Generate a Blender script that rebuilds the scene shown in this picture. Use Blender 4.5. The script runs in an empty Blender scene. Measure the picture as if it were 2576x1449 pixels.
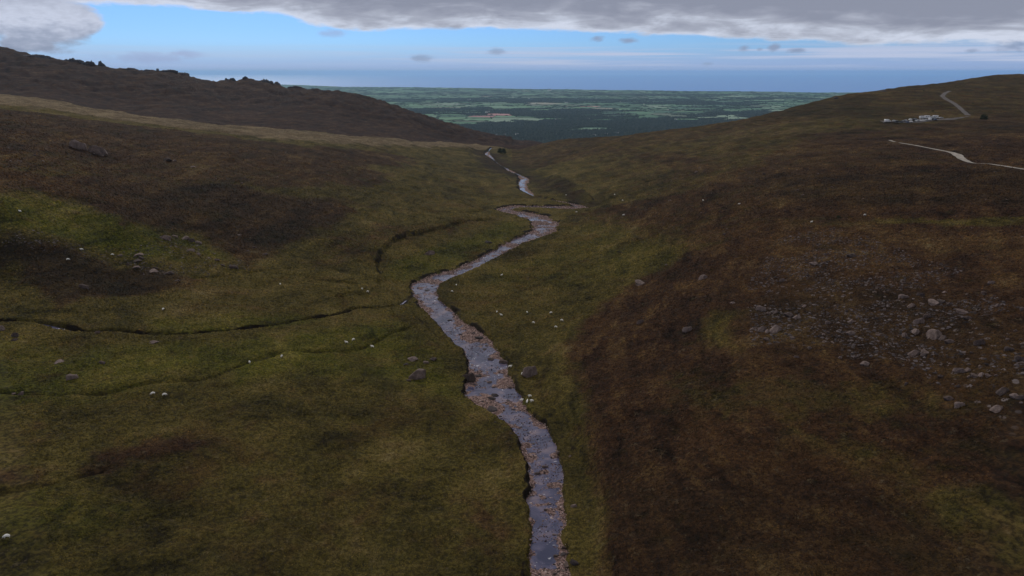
import bpy, bmesh, math, random
import numpy as np
from mathutils import Vector, noise as mnoise

# ------------------------------------------------------------------ camera
R = math.radians
SC = bpy.context.scene
COL = SC.collection
CAMH = 80.0
PITCH = 17.07
cam_d = bpy.data.cameras.new("camera")
cam = bpy.data.objects.new("camera", cam_d)
COL.objects.link(cam)
cam.location = (0, 0, CAMH)
cam.rotation_euler = (R(90 - PITCH), 0, 0)
cam_d.sensor_width = 36.0
cam_d.lens = 36.0 * 1773.5 / 2576.0
cam_d.clip_start = 1.0
cam_d.clip_end = 200000.0
SC.camera = cam

# pixel of the 2576-wide photograph -> direction in the world
FX = 1773.5
CT, ST = math.cos(R(PITCH)), math.sin(R(PITCH))
def pdir(px, py):
    u = (px - 1288.0) / FX; v = (724.5 - py) / FX
    return (u, CT + v * ST, -ST + v * CT)
def pazel(px, py):
    x, y, z = pdir(px, py)
    return math.degrees(math.atan2(x, y)), math.degrees(math.atan2(z, math.hypot(x, y)))

# ------------------------------------------------------------------ view + cycles
SC.view_settings.view_transform = 'Standard'
SC.view_settings.look = 'None'
SC.view_settings.exposure = 0.0
SC.view_settings.gamma = 1.0
SC.render.engine = 'CYCLES'
SC.cycles.use_denoising = True
SC.cycles.max_bounces = 4
SC.cycles.diffuse_bounces = 2
SC.cycles.glossy_bounces = 2
SC.cycles.volume_bounces = 2
SC.cycles.sample_clamp_indirect = 4.0

# ------------------------------------------------------------------ node helper
class NT:
    def __init__(s, tree):
        s.t = tree; s.n = tree.nodes; s.l = tree.links
    def add(s, typ, **kw):
        nd = s.n.new(typ)
        for k, v in kw.items(): setattr(nd, k, v)
        return nd
    def put(s, sock, val):
        if isinstance(val, bpy.types.NodeSocket): s.l.new(val, sock)
        elif val is not None:
            if sock.type == 'RGBA' and len(val) == 3: val = (*val, 1)
            sock.default_value = val
    def math(s, op, a, b=None, c=None, clamp=False):
        nd = s.add('ShaderNodeMath', operation=op, use_clamp=clamp)
        for i, v in enumerate((a, b, c)):
            if v is not None: s.put(nd.inputs[i], v)
        return nd.outputs[0]
    def mix(s, f, a, b, mode='MIX'):
        nd = s.add('ShaderNodeMix', data_type='RGBA', blend_type=mode)
        s.put(nd.inputs[0], f); s.put(nd.inputs[6], a); s.put(nd.inputs[7], b)
        return nd.outputs[2]
    def smooth(s, x, lo, hi, olo=0.0, ohi=1.0):
        nd = s.add('ShaderNodeMapRange', interpolation_type='SMOOTHSTEP')
        s.put(nd.inputs[0], x); s.put(nd.inputs[1], lo); s.put(nd.inputs[2], hi)
        s.put(nd.inputs[3], olo); s.put(nd.inputs[4], ohi)
        return nd.outputs[0]
    def noise(s, vec, scale, detail=4, rough=0.55, dist=0.0, vscale=None):
        if vscale is not None:
            m = s.add('ShaderNodeMapping'); s.put(m.inputs[0], vec); m.inputs[3].default_value = vscale; vec = m.outputs[0]
        nd = s.add('ShaderNodeTexNoise')
        s.put(nd.inputs['Vector'], vec); nd.inputs['Scale'].default_value = scale
        nd.inputs['Detail'].default_value = detail; nd.inputs['Roughness'].default_value = rough
        nd.inputs['Distortion'].default_value = dist
        return nd.outputs[0]
    def attr(s, name):
        return s.add('ShaderNodeAttribute', attribute_name=name).outputs['Fac']
    def ramp(s, f, stops):
        nd = s.add('ShaderNodeValToRGB'); cr = nd.color_ramp
        while len(cr.elements) < len(stops): cr.elements.new(0.5)
        for e, (p, c) in zip(cr.elements, stops): e.position = p; e.color = (*c, 1)
        s.put(nd.inputs[0], f)
        return nd.outputs[0]

# ------------------------------------------------------------------ world: sky and clouds
SUN_EL, SUN_AZ = 33.0, -22.0       # azimuth clockwise from +Y
world = bpy.data.worlds.new("World"); SC.world = world; world.use_nodes = True
def build_world():
    w = NT(world.node_tree); w.n.clear()
    sky = w.add('ShaderNodeTexSky', sky_type='NISHITA', sun_disc=False)
    sky.sun_elevation = R(SUN_EL); sky.sun_rotation = R(SUN_AZ)
    sky.altitude = 400; sky.air_density = 1.0; sky.dust_density = 0.3; sky.ozone_density = 2.0
    tc = w.add('ShaderNodeTexCoord')
    sp = w.add('ShaderNodeSeparateXYZ'); w.put(sp.inputs[0], tc.outputs['Generated'])
    az = w.math('MULTIPLY', w.math('ARCTAN2', sp.outputs[0], sp.outputs[1]), 57.2958)
    el = w.math('MULTIPLY', w.math('ARCSINE', sp.outputs[2]), 57.2958)
    cb = w.add('ShaderNodeCombineXYZ'); w.put(cb.inputs[0], az); w.put(cb.inputs[1], el)
    P = cb.outputs[0]
    skyc = w.mix(1.0, sky.outputs[0], (0.030, 0.056, 0.108), 'MULTIPLY')
    # clear sky grows paler towards the horizon
    pale = w.smooth(el, -0.2, 2.4, 0.9, 0.15)
    skyc = w.mix(pale, skyc, (0.33, 0.43, 0.74))
    n_edge = w.noise(P, 1.0, 6, 0.6, 0.3, (0.22, 0.75, 1))
    n_edge2 = w.noise(P, 1.0, 5, 0.6, 0.0, (0.9, 2.2, 1))
    n_tex = w.noise(P, 1.0, 6, 0.55, 0.8, (0.16, 0.95, 1))
    n_big = w.noise(P, 1.0, 3, 0.5, 0.2, (0.07, 0.22, 1))
    # thin high streaks near the horizon
    st = w.noise(P, 1.0, 4, 0.55, 0.3, (0.05, 2.2, 1))
    stm = w.math('MULTIPLY', w.smooth(st, 0.42, 0.60), w.math('MULTIPLY', w.smooth(el, 0.15, 0.7), w.smooth(el, 1.3, 2.2, 1.0, 0.0)))
    stm = w.math('MULTIPLY', stm, w.smooth(az, -16, 8, 0.3, 1.0))
    skyc = w.mix(stm, skyc, (0.50, 0.57, 0.76))
    # lower edge of the cloud deck as a curve over the azimuth
    edge_pts = [(-300, 4), (0, 4), (120, 6), (250, 12), (450, 22), (560, 26), (690, 36), (800, 66), (900, 77), (1000, 76),
                (1150, 71), (1300, 76), (1500, 80), (1700, 90), (1900, 99), (2100, 108), (2200, 113), (2350, 108), (2576, 116), (2900, 110)]
    mr = w.add('ShaderNodeMapRange'); w.put(mr.inputs[0], az)
    mr.inputs[1].default_value = -42; mr.inputs[2].default_value = 42
    fc = w.add('ShaderNodeFloatCurve'); w.put(fc.inputs[1], mr.outputs[0])
    cv = fc.mapping.curves[0]
    pts = []
    for px, py in edge_pts:
        a, e = pazel(px, py); pts.append(((a + 42) / 84, e / 10))
    cv.points[0].location = pts[0]; cv.points[-1].location = pts[-1]
    for p in pts[1:-1]: cv.points.new(*p)
    fc.mapping.update()
    edge = w.math('MULTIPLY', fc.outputs[0], 10)
    d = w.math('SUBTRACT', el, edge)
    d = w.math('ADD', d, w.math('MULTIPLY', w.math('SUBTRACT', n_edge, 0.5), 1.1))
    d = w.math('ADD', d, w.math('MULTIPLY', w.math('SUBTRACT', n_edge2, 0.5), 0.35))
    deckm = w.smooth(d, -0.10, 0.22)
    tone = w.math('ADD', w.math('MULTIPLY', d, 0.50), w.math('MULTIPLY', w.math('SUBTRACT', n_tex, 0.5), 1.5))
    tone = w.math('ADD', tone, w.math('MULTIPLY', w.math('SUBTRACT', n_edge, 0.5), 1.2))
    deckc = w.ramp(tone, [(0.0, (0.64, 0.69, 0.82)), (0.22, (0.53, 0.575, 0.69)), (0.45, (0.395, 0.425, 0.52)), (0.72, (0.315, 0.34, 0.43)), (1.0, (0.268, 0.293, 0.378))])
    # overhead the deck is broad and uneven
    top = w.ramp(n_big, [(0.3, (0.30, 0.30, 0.32)), (0.7, (0.47, 0.47, 0.495))])
    deckc = w.mix(w.smooth(el, 6, 14), deckc, top)
    out = w.mix(deckm, skyc, deckc)
    # single clouds: (px, py, rx, ry, strength, kind)
    blobs = [(95, 52, 150, 80, 1.0, 'c'), (185, 50, 75, 48, 1.0, 'c'), (70, 108, 75, 24, 1.0, 'c'),
             (1060, 147, 34, 13, .75, 's'), (1247, 130, 30, 13, .7, 's'), (1500, 98, 22, 10, .9, 's'), (1582, 102, 27, 9, .9, 's'),
             (1872, 121, 18, 11, .95, 's'), (1911, 124, 9, 5, .6, 's'), (1948, 121, 19, 14, .95, 's'), (2003, 127, 30, 9, .95, 's'),
             (2548, 116, 52, 20, .9, 's'), (2445, 128, 26, 7, .7, 's'), (380, 146, 135, 19, .65, 'f'), (470, 136, 55, 14, .5, 'f'),
             (835, 84, 48, 12, .55, 'f'), (800, 204, 150, 8, .8, 'w'), (640, 199, 90, 7, .7, 'w'), (1780, 160, 22, 6, .5, 's')]
    for px, py, rx, ry, stg, kind in blobs:
        a0, e0 = pazel(px, py); a1, _ = pazel(px + rx, py); _, e1 = pazel(px, py - ry)
        dx = w.math('DIVIDE', w.math('SUBTRACT', az, a0), abs(a1 - a0))
        dy = w.math('DIVIDE', w.math('SUBTRACT', el, e0), abs(e1 - e0))
        q = w.math('SQRT', w.math('ADD', w.math('MULTIPLY', dx, dx), w.math('MULTIPLY', dy, dy)))
        nn = n_edge2 if kind != 'c' else n_edge
        q = w.math('ADD', q, w.math('MULTIPLY', w.math('SUBTRACT', nn, 0.5), 1.6 if kind != 'c' else 0.9))
        if kind == 'c': q = w.math('ADD', q, w.math('MULTIPLY', w.math('SUBTRACT', n_edge2, 0.5), 0.35))
        m = w.smooth(q, 0.75 if kind == 'c' else 0.15, 1.1, stg, 0.0)
        if kind == 'c':
            t2 = w.math('ADD', w.math('MULTIPLY_ADD', w.math('DIVIDE', w.math('SUBTRACT', el, pazel(95, 70)[1]), 1.9), 0.5, 0.5), w.math('MULTIPLY', w.math('SUBTRACT', n_edge2, 0.5), 0.9))
            c = w.ramp(t2, [(0.0, (0.25, 0.30, 0.42)), (0.35, (0.36, 0.41, 0.54)), (0.65, (0.58, 0.63, 0.77)), (1.0, (0.44, 0.48, 0.60))])
        elif kind == 's': c = (0.27, 0.34, 0.50)
        elif kind == 'f': c = (0.34, 0.41, 0.64)
        else: c = (0.46, 0.54, 0.80)
        out = w.mix(m, out, c)
    bg = w.add('ShaderNodeBackground'); w.put(bg.inputs[0], out); bg.inputs[1].default_value = 1.0
    o = w.add('ShaderNodeOutputWorld'); w.l.new(bg.outputs[0], o.inputs[0])
build_world()
world.cycles.sampling_method = 'MANUAL'
world.cycles.sample_map_resolution = 512

# ------------------------------------------------------------------ sun (soft: the valley lies under cloud)
sd = bpy.data.lights.new("sun", 'SUN'); sd.energy = 1.5; sd.angle = R(10); sd.color = (1.0, 0.93, 0.86)
sun = bpy.data.objects.new("sun", sd); COL.objects.link(sun)
sun.rotation_euler = (R(90 - SUN_EL), 0, R(180 - SUN_AZ))

# ------------------------------------------------------------------ numpy helpers
rng = np.random.default_rng(7)
random.seed(7)
_tab = [np.random.default_rng(100 + i).uniform(-1, 1, (256, 256)) for i in range(12)]
def vnoise(x, y, s=0):
    xi = np.floor(x).astype(np.int64); yi = np.floor(y).astype(np.int64)
    fx = x - xi; fy = y - yi
    fx = fx * fx * fx * (fx * (fx * 6 - 15) + 10); fy = fy * fy * fy * (fy * (fy * 6 - 15) + 10)
    T = _tab[s % 12]; x0 = xi & 255; x1 = (xi + 1) & 255; y0 = yi & 255; y1 = (yi + 1) & 255
    a = T[x0, y0] * (1 - fx) + T[x1, y0] * fx; b = T[x0, y1] * (1 - fx) + T[x1, y1] * fx
    return a * (1 - fy) + b * fy
def fbm(x, y, lam, octv=3, s=0, g=0.5):
    v = 0; a = 1.0; n = 0
    for o in range(octv):
        k = 2.03 ** o / lam; c, sn = math.cos(0.6 * o + s), math.sin(0.6 * o + s)
        v = v + a * vnoise((x * c - y * sn) * k + 17.3 * o + s * 5.1, (x * sn + y * c) * k - 9.7 * o, s + o); n += a; a *= g
    return v / n
def sstep(x, a, b):
    t = np.clip((x - a) / (b - a), 0, 1); return t * t * (3 - 2 * t)
def mesh_np(name, V, faces, mats, smooth=True, attrs=None, cattrs=None, mat_idx=None):
    """V (n,3); faces: list of int arrays (m,k)"""
    me = bpy.data.meshes.new(name)
    me.vertices.add(len(V)); me.vertices.foreach_set('co', np.asarray(V, np.float32).ravel())
    tot = sum(f.size for f in faces); nf = sum(len(f) for f in faces)
    me.loops.add(tot); me.polygons.add(nf)
    li = np.concatenate([f.ravel() for f in faces]).astype(np.int32)
    sizes = np.concatenate([np.full(len(f), f.shape[1]) for f in faces])
    st = np.concatenate([[0], np.cumsum(sizes)[:-1]]).astype(np.int32)
    me.loops.foreach_set('vertex_index', li); me.polygons.foreach_set('loop_start', st)
    if mat_idx is not None: me.polygons.foreach_set('material_index', mat_idx.astype(np.int32))
    me.polygons.foreach_set('use_smooth', np.full(nf, smooth))
    me.update(calc_edges=True)
    for m in mats: me.materials.append(m)
    for k, a in (attrs or {}).items():
        at = me.attributes.new(k, 'FLOAT', 'POINT'); at.data.foreach_set('value', np.asarray(a, np.float32))
    for k, a in (cattrs or {}).items():
        at = me.attributes.new(k, 'FLOAT_COLOR', 'FACE'); at.data.foreach_set('color', np.asarray(a, np.float32).ravel())
    return me
def tag(o, label=None, cat=None, group=None, kind=None):
    if label: o['label'] = label
    if cat: o['category'] = cat
    if group: o['group'] = group
    if kind: o['kind'] = kind
    return o
def link(name, me, parent=None, loc=None):
    o = bpy.data.objects.new(name, me); COL.objects.link(o)
    if parent is not None: o.parent = parent
    if loc is not None: o.location = loc
    return o
def material(name, base, rough=0.9, spec=0.2, metal=0.0):
    m = bpy.data.materials.new(name); m.use_nodes = True
    b = m.node_tree.nodes['Principled BSDF']
    b.inputs['Base Color'].default_value = (*base, 1); b.inputs['Roughness'].default_value = rough
    b.inputs['Specular IOR Level'].default_value = spec; b.inputs['Metallic'].default_value = metal
    return m, NT(m.node_tree), b

# ------------------------------------------------------------------ terrain height field
# columns of the photograph: px -> [(py, z)] seen ground, then [(t, z)] unseen ground behind
def t_of(py, z): return (z - CAMH) / pdir(0, py)[2]
COLS = {
 0: [(1449,5),(1200,5),(1000,6),(850,7),(800,8),(700,14),(600,24),(520,33),(490,36),(450,39),(400,43),(360,47),(330,50),(300,53),(270,56),(250,56),(238,54)],
 300: [(1449,3),(1200,3),(1000,4),(850,5),(700,8),(600,18),(560,23),(520,24.5),(450,29),(400,33),(360,37),(330,40),(300,41),(285,39)],
 600: [(1449,2),(1200,2),(1000,2),(850,2),(700,3),(600,8),(520,14),(450,20),(400,25),(360,28),(330,27),(320,24)],
 900: [(1449,0),(1200,0),(1000,0),(850,0),(700,-2),(600,-1),(520,2),(450,6),(400,9),(370,9),(345,6)],
 1120: [(1449,0),(1200,-1),(1000,-2),(850,-4),(700,-8),(600,-10),(520,-11),(450,-13),(400,-17),(370,-20),(358,-20.5)],
 1300: [(1449,0),(1200,-1),(1000,-2),(850,-4),(700,-8),(600,-12),(520,-17),(450,-24),(400,-32),(375,-36),(363,-35)],
 1500: [(1449,3),(1200,3),(1000,4),(850,2),(700,-4),(600,-8),(520,-11),(450,-12),(400,-10),(360,-8)],
 1800: [(1449,8),(1200,11),(1000,14),(850,15),(700,14),(600,13),(520,12),(450,11),(400,11),(360,13),(330,15)],
 2100: [(1449,10),(1200,14),(1000,18),(850,20),(700,22),(600,23),(520,24),(450,24),(400,25),(360,27),(330,30),(300,35),(270,41),(252,46)],
 2350: [(1449,13),(1200,17),(1000,21.5),(850,24),(700,26.5),(600,28),(520,29),(450,29),(400,29.5),(360,31),(330,33),(300,37),(270,44),(240,53),(225,57)],
 2576: [(1449,15),(1200,20),(1000,25),(850,28),(700,31),(600,33),(520,34),(450,34),(430,34),(400,34),(360,35),(330,36),(300,39),(270,44),(240,52),(210,63),(195,71)],
}
COLS[-350] = [(a, b + 1) for a, b in COLS[0]]
COLS[2926] = [(a, b + 1) for a, b in COLS[2576]]
ctl = []
def add_ctl(px, py, t=None, z=None):
    d = pdir(px, py)
    if t is None: t = (z - CAMH) / d[2]
    ctl.append((t * d[0], t * d[1], CAMH + t * d[2]))
for px, L in COLS.items():
    for py, z in L: add_ctl(px, py, z=z)
# mountain on the left, behind the near slope: (px, py, t)
for px, L in {-350: [(222,1150),(180,1300)], 0: [(225,1150),(200,1220),(172,1320)], 300: [(272,1150),(230,1300)], 600: [(305,1150),(260,1350)],
              900: [(335,1150),(300,1350)], 1120: [(350,1400)], 1200: [(352,1500)], 1300: [(356,1700)]}.items():
    for py, t in L: add_ctl(px, py, t=t)
RIDGE_L = [(-350,60,1500),(-100,110,1500),(0,122,1500),(50,137,1500),(90,147,1500),(130,152,1500),(165,154,1500),(200,163,1500),(240,168,1500),(270,173,1500),(310,178,1505),
           (360,181,1510),(400,184,1515),(440,187,1520),(470,192,1525),(500,203,1530),(530,208,1540),(560,205,1550),(610,205,1560),(650,207,1570),(680,213,1575),
           (705,224,1580),(730,229,1585),(760,228,1590),(800,231,1595),(860,235,1600),(905,241,1610),(940,252,1620),(980,267,1630),(1030,283,1660),(1080,299,1690),
           (1120,309,1710),(1160,321,1730),(1200,334,1760),(1250,345,1800),(1300,352,1850),(1350,356,1900)]
for px, py, t in RIDGE_L:
    add_ctl(px, py, t=t)
    d = pdir(px, py); t2 = t * 1.10; ctl.append((t2 * d[0], t2 * d[1], CAMH + t * d[2] - 28)); t2 = t * 1.4; ctl.append((t2 * d[0], t2 * d[1], min(CAMH + t * d[2] - 130, -60)))
# crest of the near left slope
for px, py, t in [(0,236,850),(150,256,800),(300,282,740),(450,302,740),(600,318,760),(750,331,800),(900,343,860),(1000,350,920),(1120,357,1040),(1200,362,1090)]:
    add_ctl(px, py, t=t)
    d = pdir(px, py); t2 = t * 1.14; ctl.append((t2 * d[0], t2 * d[1], CAMH + t2 * d[2] - 5))
RIDGE_R = [(1380,356,1080),(1440,350,1040),(1500,345,1000),(1580,338,970),(1640,332,950),(1720,322,920),(1800,312,900),(1870,301,900),(1920,290,900),(1960,281,905),(2020,265,920),
           (2100,246,960),(2160,236,1000),(2220,228,1040),(2300,219,1080),(2360,212,1100),(2420,202,1130),(2480,192,1160),(2530,188,1180),(2576,187,1200),(2700,186,1220),(2926,186,1240)]
for px, py, t in RIDGE_R:
    add_ctl(px, py, t=t)
    d = pdir(px, py); t2 = t * 1.10; ctl.append((t2 * d[0], t2 * d[1], CAMH + t * d[2] - 14)); t2 = t * 1.5; ctl.append((t2 * d[0], t2 * d[1], min(CAMH + t * d[2] - 110, -70)))
for t, z in [(1300,-55),(1500,-80)]:
    d = pdir(1300, 360); ctl.append((t * d[0], t * d[1], z))
for a in np.linspace(-1.3, 1.3, 15):
    for r, z in ((3300, -325), (4300, -345), (5500, -350)):
        ctl.append((r * math.sin(a), r * math.cos(a), z))
ctl = np.array(ctl)
AZS = 2.5
def to_q(x, y): return np.stack([np.arctan2(x, y) * AZS, np.log(np.maximum(np.hypot(x, y), 60))], -1)
Qc = to_q(ctl[:, 0], ctl[:, 1])
def ker(d2): return np.sqrt(d2 + 0.03 ** 2)
n = len(Qc)
A = ker(((Qc[:, None] - Qc[None]) ** 2).sum(-1)); A[np.diag_indices(n)] -= 0.004
M = np.zeros((n + 1, n + 1)); M[:n, :n] = A; M[n, :n] = 1; M[:n, n] = 1
W = np.linalg.solve(M, np.concatenate([ctl[:, 2], [0]]))
# coarse evaluation grid in (az, ln r)
gA = np.linspace(-1.45, 1.45, 420); gR = np.linspace(math.log(60), math.log(5600), 420)
GA, GR = np.meshgrid(gA, gR, indexing='ij'); q = np.stack([GA.ravel() * AZS, GR.ravel()], -1)
H0 = np.empty(len(q))
for i in range(0, len(q), 20000):
    H0[i:i + 20000] = ker(((q[i:i + 20000, None] - Qc[None]) ** 2).sum(-1)) @ W[:n] + W[n]
H0 = H0.reshape(GA.shape)
def base_h(x, y):
    a = np.clip(np.arctan2(x, y), -1.449, 1.449); l = np.clip(np.log(np.maximum(np.hypot(x, y), 60)), gR[0], gR[-1] - 1e-6)
    fa = (a - gA[0]) / (gA[1] - gA[0]); fr = (l - gR[0]) / (gR[1] - gR[0])
    i = np.minimum(fa.astype(int), len(gA) - 2); j = np.minimum(fr.astype(int), len(gR) - 2); u = fa - i; v = fr - j
    return H0[i, j] * (1 - u) * (1 - v) + H0[i + 1, j] * u * (1 - v) + H0[i, j + 1] * (1 - u) * v + H0[i + 1, j + 1] * u * v
def ground_noise(x, y):
    r = np.hypot(x, y)
    far = sstep(r, 150, 700)
    z = fbm(x, y, 95, 2, 1) * 1.7 * far * (1 - sstep(r, 2000, 3000))
    z = z + fbm(x, y, 30, 2, 2) * (0.55 + 0.7 * far)
    z = z + fbm(x, y, 10, 2, 3) * (0.62 + .5 * far) + fbm(x, y, 3.6, 2, 4) * 0.38
    z = z + fbm(x, y, 1.3, 2, 5) * 0.12 * (1 - sstep(r, 250, 500))
    mt = sstep(r, 1150, 1350) * (x < 0)
    rg = 1 - np.abs(fbm(x, y, 55, 4, 6, 0.6)) * 2
    top = .3 + .7 * sstep(r, 1380, 1500)
    return z + mt * top * (rg * 4.6 + fbm(x, y, 20, 3, 7, .65) * 5.0)
def raw_h(x, y): return base_h(x, y) + ground_noise(x, y)
TS = 60 * (6000 / 60) ** (np.arange(2600) / 2599)
def hit(px, py, dz=0.0, hf=None):
    d = pdir(px, py); z = CAMH + TS * d[2]
    h = (hf or raw_h)(TS * d[0], TS * d[1]) + dz
    k = np.nonzero(z < h)[0]
    if not len(k): k = [len(TS) - 1]
    k = k[0]
    if k == 0: t = TS[0]
    else:
        a = z[k - 1] - h[k - 1]; b = h[k] - z[k]; t = TS[k - 1] + (TS[k] - TS[k - 1]) * a / max(a + b, 1e-9)
    return t * d[0], t * d[1], CAMH + t * d[2], t

# ------------------------------------------------------------------ the channels
def resample(P, step):
    P = np.asarray(P, float); s = np.concatenate([[0], np.cumsum(np.hypot(*(np.diff(P[:, :2], axis=0).T)))])
    # Catmull-Rom like smoothing: dense linear then moving average
    m = max(int(s[-1] / step), 4); u = np.linspace(0, s[-1], m)
    Q = np.stack([np.interp(u, s, P[:, k]) for k in range(P.shape[1])], -1)
    return Q
def smooth_line(Q, k):
    if k < 1: return Q
    w = np.ones(2 * k + 1); w /= w.sum(); out = Q.copy()
    for c in range(Q.shape[1]):
        pad = np.concatenate([np.full(k, Q[0, c]), Q[:, c], np.full(k, Q[-1, c])]); out[:, c] = np.convolve(pad, w, 'valid')
    return out
# (px, py, half width m)
STREAM = [(1385,1600,3.6),(1380,1520,3.6),(1378,1449,3.9),(1376,1400,3.9),(1375,1340,3.7),(1372,1290,4.0),(1380,1230,3.5),(1374,1170,3.7),(1362,1130,3.9),(1345,1095,4.2),
          (1308,1060,4.2),(1262,1025,6.2),(1230,985,7.2),(1232,940,6.0),(1222,900,5.5),(1196,868,5.6),(1155,835,5.3),(1118,800,4.6),(1085,770,4.8),(1068,740,5.2),(1070,718,6.5),
          (1105,700,6.5),(1150,688,4.4),(1205,662,4.2),(1255,635,4.4),(1300,610,5.5),(1345,594,6.5),(1372,580,8.0),(1374,566,8.5),(1358,552,8),(1322,542,7),(1285,535,6.5),
          (1262,527.5,5),(1300,522,4.5),(1370,521,4.5),(1440,520,6.5),(1472,516.5,5),(1440,510,1.3),(1385,503,1.2),(1345,494,1.6),(1320,480,3.0),(1315,465,4.4),(1320,452,4.6),
          (1305,440,1.2),(1284,431,2.6),(1262,418,1.0),(1244,404,1.0),(1226,389,3.8),(1228,380,1.2),(1238,372,1.0)]
sp = []
for px, py, hw in STREAM:
    x, y, z, t = hit(px, py, -1.3, base_h); sp.append((x, y, z, hw))
sp = np.array(sp)
sp[:, 2] = np.minimum.accumulate(sp[:, 2] + 0.0) * 0.5 + sp[:, 2] * 0.5
SL = smooth_line(resample(sp, 1.5), 3)
zz = smooth_line(SL[:, 2:3], 12)[:, 0]; SL[:, 2] = zz
STN = np.gradient(SL[:, :2], axis=0); STN /= np.hypot(STN[:, 0], STN[:, 1])[:, None]
def path_pts(L, dz=0, hf=None):
    out = []
    for p in L:
        x, y, z, t = hit(p[0], p[1], dz, hf); out.append((x, y, z) + tuple(p[2:]))
    return np.array(out)
BROOK = path_pts([(-60,806,.9),(0,810,.9),(60,808,.9),(110,812,.9),(150,824,1.2),(200,834,.8),(250,835,.8),(300,833,1.0),(340,839,.9),(400,843,1.0),(470,841,.8),(540,836,.8),(620,828,.9),(700,818,.9),(760,805,1.3),(810,799,1.4),(860,790,.9),(895,776,1),(945,777,.8),(1000,770,.9),(1022,752,.7),(1044,738,.6)], -0.6, base_h)
BROOK = smooth_line(resample(BROOK, 1.2), 2)
GULLY = [path_pts([(-40,984,.6),(40,986,.6),(100,990,.7),(180,986,.6),(290,980,.6),(330,966,.7),(380,958,.6),(450,955,.5),(520,950,.5),(570,930,.8),(620,912,1.0),(680,895,1.0),(700,884,.6),(760,880,.5),(820,878,.6),(870,878,.5),(910,872,.4),(990,836,.4),(1050,824,.4)], 0, base_h),
         path_pts([(-40,1234,1.0),(20,1232,1.0),(80,1228,.9),(130,1214,.7),(190,1200,.6),(260,1180,.5)], 0, base_h),
         path_pts([(480,692,.6),(560,688,.6),(620,683,.6),(700,680,.5),(760,676,.4)], 0, base_h),
         path_pts([(850,742,1.6),(890,738,2),(925,745,1.6),(945,765,1.2)], 0, base_h),
         path_pts([(935,640,1.6),(948,660,2),(945,690,1.6)], 0, base_h),
         path_pts([(1150,560,1.2),(1190,556,1.4),(1225,556,1.2)], 0, base_h),
         path_pts([(1305,1010,1.2),(1350,1030,1.4),(1400,1060,1.4),(1440,1100,1.4),(1470,1150,1.2),(1500,1200,1.0),(1520,1260,.8)], 0, base_h)]
GULLY = [smooth_line(resample(g, 1.2), 2) for g in GULLY]
SCARP = [(path_pts([(905,742,1),(948,735,1),(955,700,1),(945,668,1),(958,640,1),(985,612,1),(1040,588,1),(1110,574,1),(1170,560,1),(1225,553,1),(1262,556,1)], 0, base_h), 2.6),
         (path_pts([(1262,395,1),(1300,420,1),(1345,438,1),(1420,455,1),(1470,480,1),(1510,512,1)], 0, base_h), -3.4),
         (path_pts([(1180,378,1),(1215,395,1),(1240,415,1),(1262,436,1),(1290,462,1)], 0, base_h), 3.0),
         (path_pts([(1268,870,1),(1300,905,1),(1290,960,1),(1325,1020,1),(1400,1068,1),(1455,1120,1),(1490,1200,1),(1510,1300,1)], 0, base_h), 1.0),
         (path_pts([(1120,700,1),(1118,745,1),(1150,790,1),(1215,835,1),(1262,872,1)], 0, base_h), -1.8),
         (path_pts([(1400,600,1),(1480,612,1),(1560,640,1),(1640,650,1),(1720,640,1)], 0, base_h), -.8)]
SCARP = [(smooth_line(resample(a, 2.0), 3), b) for a, b in SCARP]
PATH = path_pts([(2640,436,1.5),(2576,427,1.5),(2520,418,1.4),(2480,412,1.3),(2458,413,.5),(2440,410,1.3),(2420,401,2.0),(2408,390,2.6),(2392,384,1.6),(2350,376,1.3),(2300,366,1.3),(2262,360,1.2),(2248,357,1.2),(2236,353,1.0)], 0, base_h)
PATH = smooth_line(resample(PATH, 2.0), 2)
ROAD = path_pts([(2436,291,2.2),(2424,281,2.2),(2410,268,2.2),(2396,258,2.2),(2380,250,2.4),(2370,242,2.4),(2378,234,2.2),(2390,229,2.0)], 0, base_h)
ROAD = smooth_line(resample(ROAD, 3.0), 2)
BARS = [(1200,1015,5.5),(1228,1040,4.5),(1268,1075,2.6),(1285,960,5),(1275,930,3.5),(1325,1320,1.6),(1322,1400,2.0),(1325,1449,2.2),(1418,1400,1.8),(1425,1440,2.2),(1400,1212,1.6),(1372,1185,1.2),(1398,1135,1.4),
        (1325,1122,1.2),(1330,575,8),(1345,562,9),(1325,585,6),(1318,548,4),(1250,895,3),(1195,855,3),(1172,848,2.5),(1130,780,2.5),(1108,745,3),(1100,712,4.5),(1285,617,5),(1460,520,6),(1300,529,6),(1180,672,1.5)]
BARS = [hit(a, b, -1.2, base_h)[:3] + (c,) for a, b, c in BARS]

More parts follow.
